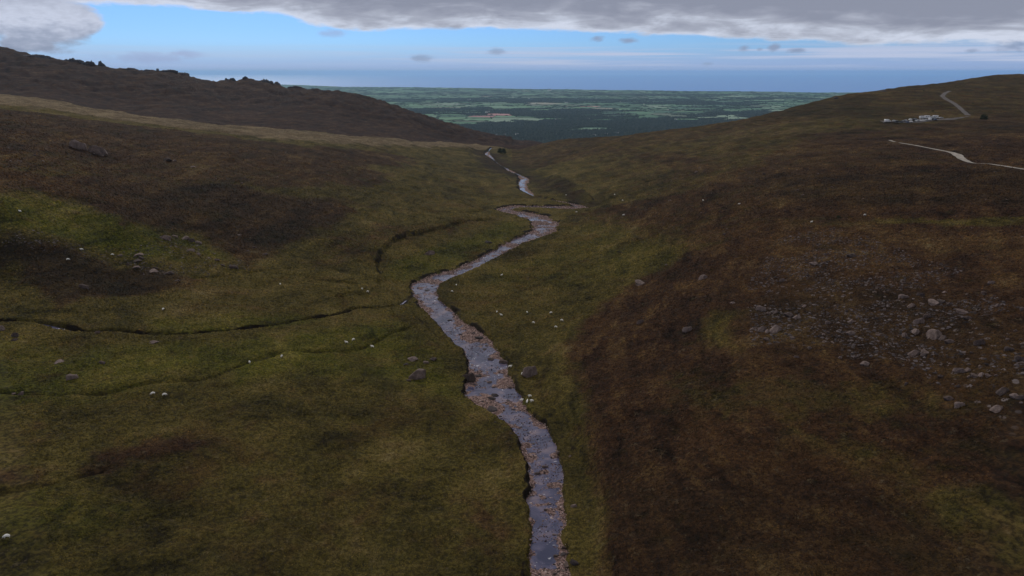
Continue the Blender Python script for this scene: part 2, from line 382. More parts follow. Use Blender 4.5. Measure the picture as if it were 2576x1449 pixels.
def near_line(x, y, L, reach):
    """distance to polyline L, index of nearest sample, for points inside reach"""
    d = np.full(x.shape, 1e9); k = np.zeros(x.shape, int)
    bx = (x > L[:, 0].min() - reach) & (x < L[:, 0].max() + reach) & (y > L[:, 1].min() - reach) & (y < L[:, 1].max() + reach)
    idx = np.nonzero(bx)[0]
    if len(idx) == 0: return d, k
    # split the line in chunks and test only points close in y
    for c0 in range(0, len(L), 24):
        S = L[c0:c0 + 25]
        mm = idx[(x[idx] > S[:, 0].min() - reach) & (x[idx] < S[:, 0].max() + reach) & (y[idx] > S[:, 1].min() - reach) & (y[idx] < S[:, 1].max() + reach)]
        if not len(mm): continue
        D = (x[mm, None] - S[None, :, 0]) ** 2 + (y[mm, None] - S[None, :, 1]) ** 2
        j = D.argmin(1); dd = np.sqrt(D[np.arange(len(mm)), j])
        # refine to segment distance
        for off in (-1, 1):
            j2 = np.clip(j + off, 0, len(S) - 1); ax, ay = S[j, 0], S[j, 1]; ex, ey = S[j2, 0] - ax, S[j2, 1] - ay
            L2 = ex * ex + ey * ey + 1e-9; u = np.clip(((x[mm] - ax) * ex + (y[mm] - ay) * ey) / L2, 0, 1)
            dd = np.minimum(dd, np.hypot(x[mm] - ax - u * ex, y[mm] - ay - u * ey))
        b = dd < d[mm]; d[mm[b]] = dd[b]; k[mm[b]] = (j + c0)[b]
    return d, k
def full_h(x, y, want=False):
    x = np.asarray(x, float).ravel(); y = np.asarray(y, float).ravel()
    g = raw_h(x, y); peat = np.zeros(x.shape); grav = np.zeros(x.shape)
    for L in (PATH, ROAD):
        d, k = near_line(x, y, L, 12); m = 1 - sstep(d, L[k, 3] + 0.6, L[k, 3] + 5)
        g = np.where(d < 1e8, g * (1 - m) + (L[k, 2]) * m, g)
    nz = fbm(x, y, 5, 3, 8); nz2 = fbm(x, y, 16, 2, 9); nz3 = fbm(x, y, 2.4, 2, 2)
    for L, amp in SCARP:
        d, k = near_line(x, y, L, 60); N = np.gradient(L[:, :2], axis=0); N /= np.hypot(N[:, 0], N[:, 1])[:, None]
        sd_ = ((x - L[k, 0]) * -N[k, 1] + (y - L[k, 1]) * N[k, 0]) * np.sign(amp) + 1.6 * nz; ends = sstep(np.minimum(k, len(L) - 1 - k), 0, 12)
        ok = d < 60
        g = g + np.where(ok, abs(amp) * ends * sstep(sd_, -1.3, 1.3) * np.exp(-np.maximum(np.where(ok, d, 0), 0) / 20) * (1 + .5 * nz2), 0)
        peat = np.maximum(peat, np.where(ok, .72 * ends * np.exp(-(sd_ / 1.7) ** 2) * sstep(nz3 + 1.3 * nz2 + nz, -.2, .5) * (d < 14), 0))
    for L, gs in zip(GULLY, (.95, .95, .8, .6, .6, .6, .5)):
        d, k = near_line(x, y, L, 8); w = L[k, 3] * (1.1 + .9 * nz + .5 * nz2)
        m = 1 - sstep(d, w * 0.3, w + 0.6)
        g = g - 0.7 * m - .45 * (1 - sstep(d, 0, w + 4.5)); peat = np.maximum(peat, .55 * gs * (1 - sstep(d + .5 * nz3, w * 0.5, w + 0.8)) * sstep(nz + nz2 + 0.7, 0, 0.5))
    d, k = near_line(x, y, BROOK, 14); d = d + .35 * nz3; w = BROOK[k, 3] * (.8 + 0.9 * nz + .4 * nz2); zc = BROOK[k, 2]
    m2 = 1 - sstep(d, w + 1, w + 8); g = np.where(d < 1e8, g * (1 - m2) + (zc + 0.55 + nz * 0.25) * m2, g)
    m = 1 - sstep(d, w * 0.7, w + 0.9); g = np.where(d < 1e8, g * (1 - m) + (zc - 0.75) * m, g)
    peat = np.maximum(peat, (1 - sstep(d, w + 0.2, w + 1.3)) * (.55 + .45 * sstep(nz2, -.3, .3)))
    d, k = near_line(x, y, SL, 34); zc = SL[k, 2]; rr = np.hypot(x, y)
    d = d + .45 * nz3 * np.clip(rr / 200, .8, 2.5); w = SL[k, 3] * (.90 + 0.26 * nz2) + 1.1 * nz; sc = np.clip(rr / 250, 0.8, 2.6)
    m2 = 1 - sstep(d, w + 3 * sc, w + 11 * sc)
    g = np.where(d < 1e8, g * (1 - m2) + (zc + 1.25 + 0.35 * nz + 0.3 * nz2) * m2, g)
    so = ((x - SL[k, 0]) * -STN[k, 1] + (y - SL[k, 1]) * STN[k, 0]) / np.maximum(w, 1)
    alt = np.clip(vnoise(k * 1.5 / 26.0, k * 0.0 + .5, 3) * 2.2, -1, 1)
    bed = zc - 0.15 + 0.20 * fbm(x, y, 1.6, 2, 10) + 0.24 * fbm(x, y, 7, 3, 11) + .30 * alt * np.clip(so, -1, 1) + .10 * sstep(d / np.maximum(w, .5), .6, 1.0) + .16 * sstep(rr, 330, 600)
    for bx, by, bz, br in BARS:
        bed = bed + 0.55 * np.exp(-((x - bx) ** 2 + (y - by) ** 2) / br ** 2 * 1.2)
    bed = np.minimum(bed, zc + 0.30 + 0.08 * nz)
    m = 1 - sstep(d, w, w + 0.9 * sc)
    g = np.where(d < 1e8, g * (1 - m) + bed * m, g)
    grav = (1 - sstep(d, w - 0.1, w + 0.35 * sc)) * (.3 + .7 * sstep(SL[k, 3], 1.5, 2.5))
    pb = (1 - sstep(d, w + 0.8 * sc, w + 1.6 * sc)) * sstep(nz + 0.6 * nz2 + .25 * so, -0.12, 0.3)
    peat = np.maximum(peat, pb)
    if want: return g, peat, grav, d
    return g

# ------------------------------------------------------------------ ground mesh on a polar grid
rad = [3.0]
while rad[-1] < 72: rad.append(rad[-1] * 1.08)
while rad[-1] < 1250: rad.append(rad[-1] * 1.0036)
while rad[-1] < 2000: rad.append(rad[-1] * 1.006)
while rad[-1] < 5500: rad.append(rad[-1] * 1.03)
rad = np.array(rad)
ang = np.concatenate([np.linspace(-1.40, -0.71, 45)[:-1], np.linspace(-0.70, 0.70, 960), np.linspace(0.71, 1.40, 45)[1:]])
RR, AA = np.meshgrid(rad, ang, indexing='ij'); X = (RR * np.sin(AA)).ravel(); Y = (RR * np.cos(AA)).ravel()
Z, PEAT, GRAV, DSTR = full_h(X, Y, True)
NR, NA = RR.shape; ZG = Z.reshape(NR, NA); LR = np.log(rad)
def gz(x, y):
    """height of the finished ground mesh"""
    x = np.atleast_1d(np.asarray(x, float)); y = np.atleast_1d(np.asarray(y, float))
    a = np.clip(np.arctan2(x, y), ang[0], ang[-1] - 1e-6); r = np.clip(np.hypot(x, y), rad[0], rad[-1] - 1e-3)
    j = np.clip(np.searchsorted(ang, a, 'right') - 1, 0, NA - 2); i = np.clip(np.searchsorted(rad, r, 'right') - 1, 0, NR - 2)
    u = (r - rad[i]) / (rad[i + 1] - rad[i]); v = (a - ang[j]) / (ang[j + 1] - ang[j])
    return ZG[i, j] * (1 - u) * (1 - v) + ZG[i + 1, j] * u * (1 - v) + ZG[i, j + 1] * (1 - u) * v + ZG[i + 1, j + 1] * u * v

# ------------------------------------------------------------------ vegetation patches: outlines on the ground
def poly_world(P):
    out = []
    for i in range(len(P)):
        a = P[i]; b = P[(i + 1) % len(P)]
        for k in range(3):
            f = k / 3; x, y, z, t = hit(a[0] + (b[0] - a[0]) * f, a[1] + (b[1] - a[1]) * f, 0, base_h); out.append((x, y))
    return np.array(out)
WX = X + fbm(X, Y, 22, 3, 2) * np.clip(RR.ravel() * 0.022, 1, 14); WY = Y + fbm(X, Y, 22, 3, 5) * np.clip(RR.ravel() * 0.035, 1.5, 26)
def poly_mask(P, soft=0.02, val=1.0):
    """1 inside, 0 outside, soft over a fraction of the range"""
    Pw = poly_world(P); res = np.zeros(X.shape, np.float32)
    ctr = Pw.mean(0)
    rmin = np.hypot(*Pw.T).min(); rmax = np.hypot(*Pw.T).max(); pad = 0.12 * rmax + 8
    m = np.nonzero((WX > Pw[:, 0].min() - pad) & (WX < Pw[:, 0].max() + pad) & (WY > Pw[:, 1].min() - pad) & (WY < Pw[:, 1].max() + pad) & (RR.ravel() < 2600))[0]
    x = WX[m]; y = WY[m]; ins = np.zeros(len(m), bool); dm = np.full(len(m), 1e18)
    for i in range(len(Pw)):
        x0, y0 = Pw[i]; x1, y1 = Pw[(i + 1) % len(Pw)]
        c = ((y0 > y) != (y1 > y)) & (x < (x1 - x0) * (y - y0) / (y1 - y0 + 1e-12) + x0); ins ^= c
        ex, ey = x1 - x0, y1 - y0; u = np.clip(((x - x0) * ex + (y - y0) * ey) / (ex * ex + ey * ey + 1e-9), 0, 1)
        dm = np.minimum(dm, (x - x0 - u * ex) ** 2 + (y - y0 - u * ey) ** 2)
    dm = np.sqrt(dm) * np.where(ins, 1, -1); s = soft * np.hypot(x, y) + 0.3
    res[m] = sstep(dm, -s, s) * val
    return res
HEATH = np.zeros(X.shape); LUSH = np.zeros(X.shape); TAN = np.zeros(X.shape); DARK = np.zeros(X.shape); ROCKY = np.zeros(X.shape)
def over(arr, m): np.maximum(arr, m, out=arr)
def cut(arr, m): arr *= (1 - m)
# heather
over(HEATH, poly_mask([(1435,860),(1445,960),(1460,1030),(1490,1150),(1505,1300),(1520,1600),(2900,1600),(2900,330),(2576,322),(2300,335),(2180,345),(2050,352),(1900,400),(1870,470),(1880,520),(1840,590),(1700,650),(1640,680),(1560,730),(1480,800)], .03))
cut(HEATH, poly_mask([(1700,545),(2000,550),(2576,545),(2576,562),(2200,566),(1800,580)], .015, .75))
cut(HEATH, poly_mask([(1650,520),(1950,515),(1940,530),(1700,545)], .02, .8))
cut(HEATH, poly_mask([(2010,1120),(2200,1130),(2400,1200),(2700,1290),(2700,1500),(2500,1400),(2300,1240),(2100,1180)], .05, .55))
cut(HEATH, poly_mask([(1780,790),(1860,800),(1860,870),(1800,880)], .04, .8))
cut(HEATH, poly_mask([(1930,372),(2150,380),(2350,388),(2460,400),(2300,420),(2000,420)], .02, .5))
cut(HEATH, poly_mask([(1700,930),(2100,960),(2500,960),(2500,1020),(2000,1080),(1700,1040)], .05, .4))
over(HEATH, poly_mask([(1500,370),(1560,365),(1620,380),(1820,390),(1830,430),(1700,450),(1600,420)], .03, .7))
over(HEATH, poly_mask([(-300,262),(0,270),(200,293),(450,326),(750,366),(1000,384),(1060,400),(1010,420),(900,430),(700,430),(450,420),(200,400),(-300,380)], .02, .85))
over(HEATH, poly_mask([(-300,440),(0,430),(300,440),(600,470),(850,500),(900,530),(860,560),(780,600),(700,645),(640,668),(600,650),(520,610),(430,585),(300,550),(240,520),(120,488),(-300,488)], .02, .9))
over(HEATH, poly_mask([(-300,585),(0,590),(200,640),(330,670),(480,688),(560,700),(450,725),(300,750),(220,768),(150,790),(95,745),(60,690),(0,660),(-300,650)], .02, 1.0))
over(HEATH, poly_mask([(180,1190),(240,1130),(400,1090),(540,1085),(620,1105),(500,1135),(360,1150),(260,1200)], .03, .9))
over(HEATH, poly_mask([(1160,1230),(1240,1220),(1310,1280),(1315,1449),(1200,1449),(1150,1340)], .05, .55))
over(HEATH, poly_mask([(-200,1170),(60,1160),(120,1200),(80,1225),(-200,1232)], .03, .7))
over(HEATH, poly_mask([(1220,1110),(1280,1080),(1305,1130),(1290,1180),(1240,1160)], .04, .6))
over(HEATH, poly_mask([(1180,372),(1240,380),(1290,420),(1330,440),(1470,480),(1500,520),(1440,500),(1330,455),(1260,440),(1200,400)], .015, .8))
over(HEATH, poly_mask([(830,590),(960,560),(1100,560),(1240,548),(1250,560),(1000,600),(880,650),(800,690),(760,690)], .02, .5))
# mountain and upper hills
HEATH = np.maximum(HEATH, .22 + .26 * sstep(X, 30, 120) * sstep(Y, 260, 420))
over(HEATH, poly_mask([(-300,380),(0,370),(500,400),(900,425),(1000,445),(900,470),(600,470),(200,440),(-300,440)], .02, .75))
over(HEATH, poly_mask([(1440,540),(1700,480),(2000,340),(2300,300),(2576,260),(2800,330),(2500,500),(2000,600),(1700,640)], .06, .8))
mt = (RR.ravel() > 1120) & (X < 120)
HEATH[mt] = 1.25
# tan dry grass
over(TAN, poly_mask([(-300,215),(0,236),(200,263),(400,293),(600,318),(900,343),(1200,362),(1300,366),(1240,376),(1100,372),(900,362),(700,352),(500,325),(300,300),(0,262),(-300,245)], .02, 1.0))
over(TAN, poly_mask([(830,620),(900,570),(1050,545),(1000,570),(900,610),(800,660)], .03, .4))
over(TAN, poly_mask([(1300,365),(1500,350),(1700,332),(1900,312),(2200,330),(2576,325),(2576,345),(2200,345),(1900,345),(1600,360),(1400,375)], .02, .45))
over(TAN, poly_mask([(2200,326),(2700,322),(2700,345),(2200,348)], .02, .6))
over(TAN, poly_mask([(350,272),(420,278),(560,300),(500,300)], .006, .0))
over(TAN, poly_mask([(1450,520),(1560,560),(1750,590),(1640,620),(1500,600)], .03, .25))
over(TAN, poly_mask([(440,262),(520,272),(640,300),(600,302),(500,284)], .012, .8))
over(TAN, poly_mask([(700,318),(760,320),(1000,352),(1100,360),(900,346)], .01, .7))
# lush grass
over(LUSH, poly_mask([(-200,488),(120,490),(240,522),(430,588),(600,660),(560,668),(430,650),(250,620),(-200,560)], .02, .9))
over(LUSH, poly_mask([(-200,850),(300,855),(700,835),(1000,790),(1030,820),(1150,900),(1180,1000),(900,960),(620,930),(300,1000),(-200,1080)], .06, .75))
over(LUSH, poly_mask([(340,800),(600,780),(880,790),(760,808),(500,832),(380,838)], .02, .7))
over(LUSH, poly_mask([(950,690),(1000,650),(1150,600),(1240,560),(1310,560),(1330,585),(1240,625),(1170,670),(1040,700)], .02, .7))
over(LUSH, poly_mask([(1390,640),(1440,560),(1560,570),(1760,600),(1700,650),(1600,690),(1450,720),(1240,720),(1150,720),(1250,670)], .03, .45))
over(LUSH, poly_mask([(560,900),(760,870),(900,880),(800,920),(600,960)], .03, .9))
over(LUSH, poly_mask([(-200,1240),(200,1215),(320,1230),(420,1290),(300,1350),(-200,1400)], .06, .6))
over(LUSH, poly_mask([(1040,880),(1120,900),(1140,980),(1080,1000),(1060,940)], .03, .8))
over(LUSH, poly_mask([(1285,955),(1310,950),(1350,990),(1340,1020),(1300,1000)], .02, .9))
over(LUSH, poly_mask([(2330,1120),(2440,1130),(2520,1180),(2480,1200),(2380,1170)], .03, 1.0))
over(LUSH, poly_mask([(-100,1440),(200,1430),(500,1470),(500,1600),(-100,1600)], .05, .4))
# dark ground patches, some with shade painted in
over(DARK, poly_mask([(880,880),(960,900),(1010,950),(1000,1010),(950,1000),(890,930)], .03, .8))
over(DARK, poly_mask([(1290,1040),(1380,1050),(1440,1100),(1480,1180),(1490,1300),(1440,1200),(1380,1100)], .03, .7))  # darker vegetation along the bank, its shadows painted in with it
over(DARK, poly_mask([(1095,725),(1140,700),(1135,740),(1160,800),(1240,850),(1180,830),(1110,780)], .015, .8))
over(DARK, poly_mask([(250,540),(600,650),(900,480),(700,450),(300,460)], .05, .5))
over(DARK, poly_mask([(1880,440),(2700,420),(2700,520),(2100,520),(1900,500)], .04, .5))
over(DARK, poly_mask([(2390,350),(2450,340),(2700,330),(2700,300),(2500,320)], .02, .5))
over(DARK, poly_mask([(1760,290),(2000,262),(2300,262),(2250,290),(2050,300)], .03, .6))
over(DARK, poly_mask([(-300,600),(0,600),(200,645),(330,672),(480,690),(450,722),(300,748),(220,766),(150,785),(95,745),(60,690),(-300,650)], .02, .9))
over(DARK, poly_mask([(600,560),(850,545),(880,560),(780,600),(690,648),(620,640)], .03, .7))
over(DARK, poly_mask([(1500,1200),(2300,1250),(2576,1350),(2700,1600),(1500,1600)], .10, .35))  # right foreground: cloud shadow and vignette painted into the ground colour
over(DARK, poly_mask([(300,1330),(1300,1300),(1310,1600),(100,1600)], .10, .30))  # left foreground: the same painted shadow and vignette darkening
over(DARK, poly_mask([(1175,372),(1240,376),(1300,415),(1360,440),(1480,478),(1520,520),(1450,505),(1340,470),(1290,455),(1230,425),(1185,395)], .012, .75))
over(DARK, poly_mask([(1900,780),(2050,700),(2250,720),(2420,760),(2600,840),(2700,1000),(2560,1080),(2400,960),(2200,880),(2000,870)], .04, .45))
# stony ground
over(ROCKY, poly_mask([(1880,700),(2050,600),(2250,640),(2420,720),(2600,800),(2700,1000),(2600,1100),(2450,1040),(2300,920),(2100,880),(1900,860)], .05, .8))
over(ROCKY, poly_mask([(-100,550),(120,590),(280,630),(330,660),(200,650),(-100,590)], .015, 1.0))
over(ROCKY, poly_mask([(300,600),(450,590),(600,640),(620,680),(450,690),(330,690)], .02, .7))
over(ROCKY, poly_mask([(1100,780),(1160,760),(1400,820),(1400,960),(1300,900)], .04, .25))
ROCKY[mt] = np.maximum(ROCKY[mt], 0.5 * sstep(fbm(X[mt], Y[mt], 160, 2, 3), 0, 0.5) + 0.1)
over(ROCKY, poly_mask([(500,225),(560,215),(720,225),(760,260),(620,270),(520,250)], .02, .9))
over(ROCKY, poly_mask([(380,190),(470,190),(540,225),(500,240),(400,215)], .02, 1.0))
rim = (RR.ravel() > 800) & (X > 0)
HEATH[rim] = np.maximum(HEATH[rim], 0.62)

idx = (np.arange(NR - 1)[:, None] * NA + np.arange(NA - 1)[None]).ravel()
F = np.stack([idx, idx + NA, idx + NA + 1, idx + 1], -1)[:, ::-1]

# ------------------------------------------------------------------ materials
def ground_material(tuft=False):
    m, t, b = material('tussock_blades' if tuft else 'moorland', (.05, .05, .02), 1.0, 0.05)
    tc = t.add('ShaderNodeTexCoord').outputs['Object']
    nA = t.noise(tc, 1 / 70, 4, .6); nB = t.noise(tc, 1 / 17, 5, .62, .4); nC = t.noise(tc, 1 / 3.5, 5, .65); nD = t.noise(tc, 1 / 0.8, 4, .7)
    nE = t.noise(tc, 1 / 7.0, 4, .7, .5)
    fine = t.math('ADD', t.math('MULTIPLY', nC, .5), t.math('MULTIPLY', nD, .5))
    mixv = t.math('ADD', t.math('ADD', t.math('MULTIPLY', nA, .22), t.math('MULTIPLY', nB, .30)), t.math('MULTIPLY', fine, .48))
    terr = t.noise(tc, 1.0, 5, .65, .5, (1 / 34, 1 / 34, 1 / 1.6))
    mixv = t.math('MULTIPLY_ADD', t.math('SUBTRACT', t.math('MULTIPLY_ADD', t.math('SUBTRACT', terr, .5), .38, mixv), .5), 2.05, .485)
    grass = t.ramp(mixv, [(.24, (.019, .016, .006)), (.38, (.052, .043, .012)), (.53, (.092, .073, .019)), (.68, (.140, .108, .034)), (.80, (.21, .165, .07))])
    olive = t.ramp(mixv, [(.26, (.024, .029, .006)), (.44, (.068, .074, .010)), (.60, (.112, .108, .015)), (.76, (.17, .15, .03))])
    heath = t.ramp(mixv, [(.24, (.010, .006, .0045)), (.38, (.030, .0160, .0098)), (.52, (.051, .0270, .0135)), (.66, (.090, .053, .021)), (.80, (.135, .10, .046))])
    tan = t.ramp(mixv, [(.26, (.08, .058, .03)), (.5, (.18, .132, .075)), (.72, (.28, .22, .13))])
    c = grass
    hmix = t.math('ADD', t.math('ADD', t.math('MULTIPLY', nE, .35), t.math('MULTIPLY', nB, .30)), t.math('MULTIPLY', nC, .35))
    def edge(att, n, lo=.32, hi=.68, amp=.7):
        v = t.math('ADD', t.attr(att), t.math('MULTIPLY', t.math('SUBTRACT', n, .5), amp)); return t.smooth(v, lo, hi)
    c = t.mix(edge('lush', nE, .15, 1.15, 1.5), c, olive)
    c = t.mix(edge('tan', hmix, .2, 1.05, 1.8), c, tan)
    c = t.mix(edge('heath', hmix, .15, .90, 3.0), c, heath)
    # red-brown deer grass and bracken drifts, wherever they like
    rb = t.smooth(t.noise(tc, 1 / 38, 5, .7, .6), .53, .70)
    c = t.mix(t.math('MULTIPLY', rb, .5), c, (.080, .042, .017))
    gr = t.smooth(t.noise(tc, 1 / 26, 4, .65, .8), .55, .72)
    c = t.mix(t.math('MULTIPLY', gr, t.math('MULTIPLY_ADD', t.attr('heath'), -.10, .30, clamp=True)), c, (.052, .056, .018))
    c = t.mix(t.math('MULTIPLY', t.attr('dark'), .65), c, (.014, .014, .008))
    c = t.mix(t.smooth(t.attr('heath'), 1.02, 1.22), c, t.mix(1.0, c, (.80, .70, .92), 'MULTIPLY'))
    # shade painted into small gaps between tussocks, and pale bents
    gap = t.smooth(nD, .40, .56, 1.0, 0.0)
    if tuft:
        isl = t.add('ShaderNodeNewGeometry').outputs['Random Per Island']
        c = t.mix(1.0, c, t.ramp(isl, [(0, (.55, .55, .55)), (.5, (.95, .93, .9)), (.9, (1.35, 1.28, 1.2)), (1, (1.9, 1.75, 1.6))]), 'MULTIPLY')
        t.put(b.inputs['Base Color'], c); return m
    c = t.mix(t.math('MULTIPLY', gap, .55), c, (.013, .011, .009))
    pale = t.smooth(t.noise(tc, 1 / 1.9, 4, .75), .57, .70)
    c = t.mix(t.math('MULTIPLY', pale, .35), c, (.15, .12, .07))
    # stones showing through
    vor = t.add('ShaderNodeTexVoronoi'); t.put(vor.inputs['Vector'], tc); vor.inputs['Scale'].default_value = 1 / 2.2
    stn = t.math('MULTIPLY', t.smooth(vor.outputs['Distance'], .20, .30, 1.0, 0.0), t.smooth(t.math('ADD', t.attr('rocky'), t.math('SUBTRACT', nE, .5)), .35, .8))
    c = t.mix(stn, c, t.ramp(vor.outputs['Color'], [(.2, (.05, .040, .038)), (.8, (.15, .125, .12))]))
    c = t.mix(t.math('MULTIPLY', t.smooth(t.math('ADD', t.attr('peat'), t.math('MULTIPLY', t.math('SUBTRACT', nC, .5), .8)), .35, .8), .95), c, (.012, .0085, .007))
    grv = t.ramp(nD, [(.35, (.05, .036, .033)), (.5, (.17, .11, .095)), (.62, (.32, .22, .19))])
    c = t.mix(t.smooth(t.math('ADD', t.attr('gravel'), t.math('MULTIPLY', t.math('SUBTRACT', nC, .5), .5)), .35, .65), c, grv)
    t.put(b.inputs['Base Color'], c)
    h = t.math('ADD', t.math('MULTIPLY', nC, .55), t.math('MULTIPLY', nD, .22))
    bp = t.add('ShaderNodeBump'); bp.inputs['Strength'].default_value = .9; bp.inputs['Distance'].default_value = 1.0
    t.put(bp.inputs['Height'], h); t.l.new(bp.outputs[0], b.inputs['Normal'])
    return m
MG = ground_material(); MTUFT = ground_material(True)
me = mesh_np('ground', np.stack([X, Y, Z], -1), [F], [MG], True,
             dict(heath=HEATH, lush=LUSH, tan=TAN, dark=DARK, rocky=ROCKY, peat=PEAT, gravel=GRAV))
tag(link('ground', me), 'moorland valley floor and hillsides of grass and heather', kind='structure')

# ------------------------------------------------------------------ water
def water_material():
    m, t, b = material('water', (.08, .08, .11), .12, .6)
    tc = t.add('ShaderNodeTexCoord').outputs['Object']
    n1 = t.noise(tc, 1 / 6.0, 4, .6, .8); n2 = t.noise(tc, 1 / 1.1, 4, .65, .4); n3 = t.noise(tc, 1 / 2.6, 4, .65, 1.2)
    c = t.ramp(n1, [(.36, (.042, .046, .092)), (.52, (.092, .088, .15)), (.66, (.20, .155, .185))])
    foam = t.math('MULTIPLY', t.smooth(n2, .60, .68), t.smooth(t.math('ADD', n3, t.math('MULTIPLY', t.attr('riffle'), .35)), .68, .84))
    c = t.mix(foam, c, (.62, .62, .68))
    t.put(b.inputs['Base Color'], c)
    b.inputs['IOR'].default_value = 1.33
    t.put(b.inputs['Roughness'], t.math('MULTIPLY_ADD', foam, .5, .07))
    bp = t.add('ShaderNodeBump'); bp.inputs['Strength'].default_value = .22; bp.inputs['Distance'].default_value = .3
    t.put(bp.inputs['Height'], n2); t.l.new(bp.outputs[0], b.inputs['Normal'])
    return m
MW = water_material()
def ribbon(L, extra, dz, ncross=5):
    T = np.gradient(L[:, :2], axis=0); T /= np.maximum(np.hypot(T[:, 0], T[:, 1])[:, None], 1e-9); N = np.stack([-T[:, 1], T[:, 0]], -1)
    s = np.linspace(-1, 1, ncross); w = (L[:, 3] + extra)[:, None] * s[None]
    V = np.stack([L[:, 0:1] + N[:, 0:1] * w, L[:, 1:2] + N[:, 1:2] * w, np.repeat(L[:, 2:3], ncross, 1) + dz], -1)
    i = (np.arange(len(L) - 1)[:, None] * ncross + np.arange(ncross - 1)[None]).ravel()
    return V.reshape(-1, 3), np.stack([i, i + 1, i + ncross + 1, i + ncross], -1)
V, FF = ribbon(SL, 1.0, 0.0, 7)
rif = sstep(np.abs(np.gradient(SL[:, 2])), .01, .06) * .5 + .5 * sstep(fbm(SL[:, 0], SL[:, 1], 20, 2, 4), -.1, .4)
rif = np.maximum(rif, sstep(SL[:, 1], 330, 480) * .8)
tag(link('stream', mesh_np('stream', V, [FF], [MW], True, dict(riffle=np.repeat(rif, 7)))), 'shallow rocky stream winding down the valley', kind='structure')
V, FF = ribbon(BROOK, -.4, -.66, 3)
tag(link('brook', mesh_np('brook', V, [FF], [MW], True, dict(riffle=np.zeros(len(V))))), 'narrow side brook between dark peat banks', kind='structure')

# sea, far beyond the coast
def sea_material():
    m, t, b = material('sea', (.07, .34, .98), .30, .4)  # base blue raised to stand in for sunlight on the far water
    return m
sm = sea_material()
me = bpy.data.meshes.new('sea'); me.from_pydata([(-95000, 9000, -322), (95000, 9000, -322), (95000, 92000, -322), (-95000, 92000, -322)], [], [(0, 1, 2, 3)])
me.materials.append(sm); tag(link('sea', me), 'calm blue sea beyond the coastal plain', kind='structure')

# ------------------------------------------------------------------ the coastal plain: hedged fields
def plain_h(x, y):
    k = sstep(np.hypot(x, y), 3000, 9000)
    return -304 - 10 * k + fbm(x, y, 2600, 3, 3) * 13 * (1.15 - .5 * k) + fbm(x, y, 900, 2, 5) * 5
def coast_y(x, y):
    a = np.degrees(np.arctan2(x, y))
    return np.interp(a, [-40, -17, -13, 0, 10, 22, 40], [24500, 23000, 19800, 17600, 16200, 14300, 13800]) + 420 * fbm(x, y, 2600, 3, 7)
CW, CH = 235.0, 185.0
NI, NJ = 150, 122
I, J = np.meshgrid(np.arange(NI), np.arange(NJ), indexing='ij')
lx = (I - NI / 2 + .30 * np.random.default_rng(3).uniform(-1, 1, I.shape) + .42 * (J % 2)) * CW; ly = 2700 + (J + .26 * np.random.default_rng(4).uniform(-1, 1, J.shape)) * CH
fx = lx + fbm(lx, ly, 2400, 2, 1) * 330; fy = ly + fbm(lx, ly, 1800, 2, 2) * 420 + .10 * lx
fz = plain_h(fx, fy)
rf = np.random.default_rng(11)
cxm = (fx[:-1, :-1] + fx[1:, 1:]) / 2; cym = (fy[:-1, :-1] + fy[1:, 1:]) / 2
azm = np.degrees(np.arctan2(cxm, cym))
wood = (fbm(cxm, cym, 1500, 2, 8) + np.interp(cym, [3500, 4800, 5400, 6200, 9000, 30000], [.95, .85, .35, -.34, -.42, -.55]) + .25 * rf.uniform(-1, 1, cxm.shape)) > 0
land = (cym < coast_y(cxm, cym)) & (np.abs(azm) < 42)
PAL = np.array([(.060, .115, .050), (.085, .145, .062), (.045, .085, .045), (.12, .175, .085), (.15, .19, .10), (.21, .19, .11), (.085, .10, .055), (.30, .145, .105)])
pick = rf.choice(8, size=cxm.shape, p=[.25, .25, .18, .16, .08, .015, .062, .003])
# groups of cells merged into one larger field share a colour and lose the hedge between
mergeR = rf.uniform(size=cxm.shape) < .33; mergeU = rf.uniform(size=cxm.shape) < .36
for i in range(cxm.shape[0] - 1):
    mk = mergeR[i]; pick[i + 1][mk] = pick[i][mk]
for j in range(cxm.shape[1] - 1):
    mk = mergeU[:, j]; pick[mk, j + 1] = pick[mk, j]
def cell_at(px, py):
    d = pdir(px, py); t = (-312 - CAMH) / d[2]; x, y = t * d[0], t * d[1]
    k = np.argmin((cxm - x) ** 2 + (cym - y) ** 2); return np.unravel_index(k, cxm.shape)
for px, py, kind in [(1245,289,7),(1262,286,7),(1230,292,7),(1440,269,7),(1455,268,7),(1330,266,1),(1150,272,1),(1250,266,1),(1400,262,1),(1500,266,3),(1100,283,1),(1130,290,0),(1180,296,1),(1460,322,2),(1480,326,3),(1440,320,2),(1200,298,1),(1120,292,2),(1090,289,1),(1160,283,3),(1200,280,0),(1280,272,0),(1180,268,3),(1520,300,0),(1580,296,0)]:
    c = cell_at(px, py); pick[c] = kind; wood[c] = False
hue = rf.uniform(.82, 1.2, cxm.shape)
colr = PAL[pick] * hue[..., None] * 1.95 * np.array([.92, 1.0, 1.45])  # extra brightness stands in for sun on the plain, blue tint for haze
colr[wood] = (.040, .056, .050)
sel = land.ravel()
vi = (I[:-1, :-1] * NJ + J[:-1, :-1]).ravel()
Ff = np.stack([vi, vi + NJ, vi + NJ + 1, vi + 1], -1)[sel]
mfield, t, b = material('pasture', (.08, .12, .05), 1.0, .05)
ac = t.add('ShaderNodeAttribute', attribute_name='fcol').outputs['Color']
tc = t.add('ShaderNodeTexCoord').outputs['Object']
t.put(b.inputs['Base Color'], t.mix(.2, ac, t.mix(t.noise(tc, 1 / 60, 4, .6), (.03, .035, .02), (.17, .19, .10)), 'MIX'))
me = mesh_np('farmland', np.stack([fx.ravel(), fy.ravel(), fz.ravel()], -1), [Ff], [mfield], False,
             cattrs=dict(fcol=np.concatenate([colr.reshape(-1, 3)[sel], np.ones((sel.sum(), 1))], 1)))
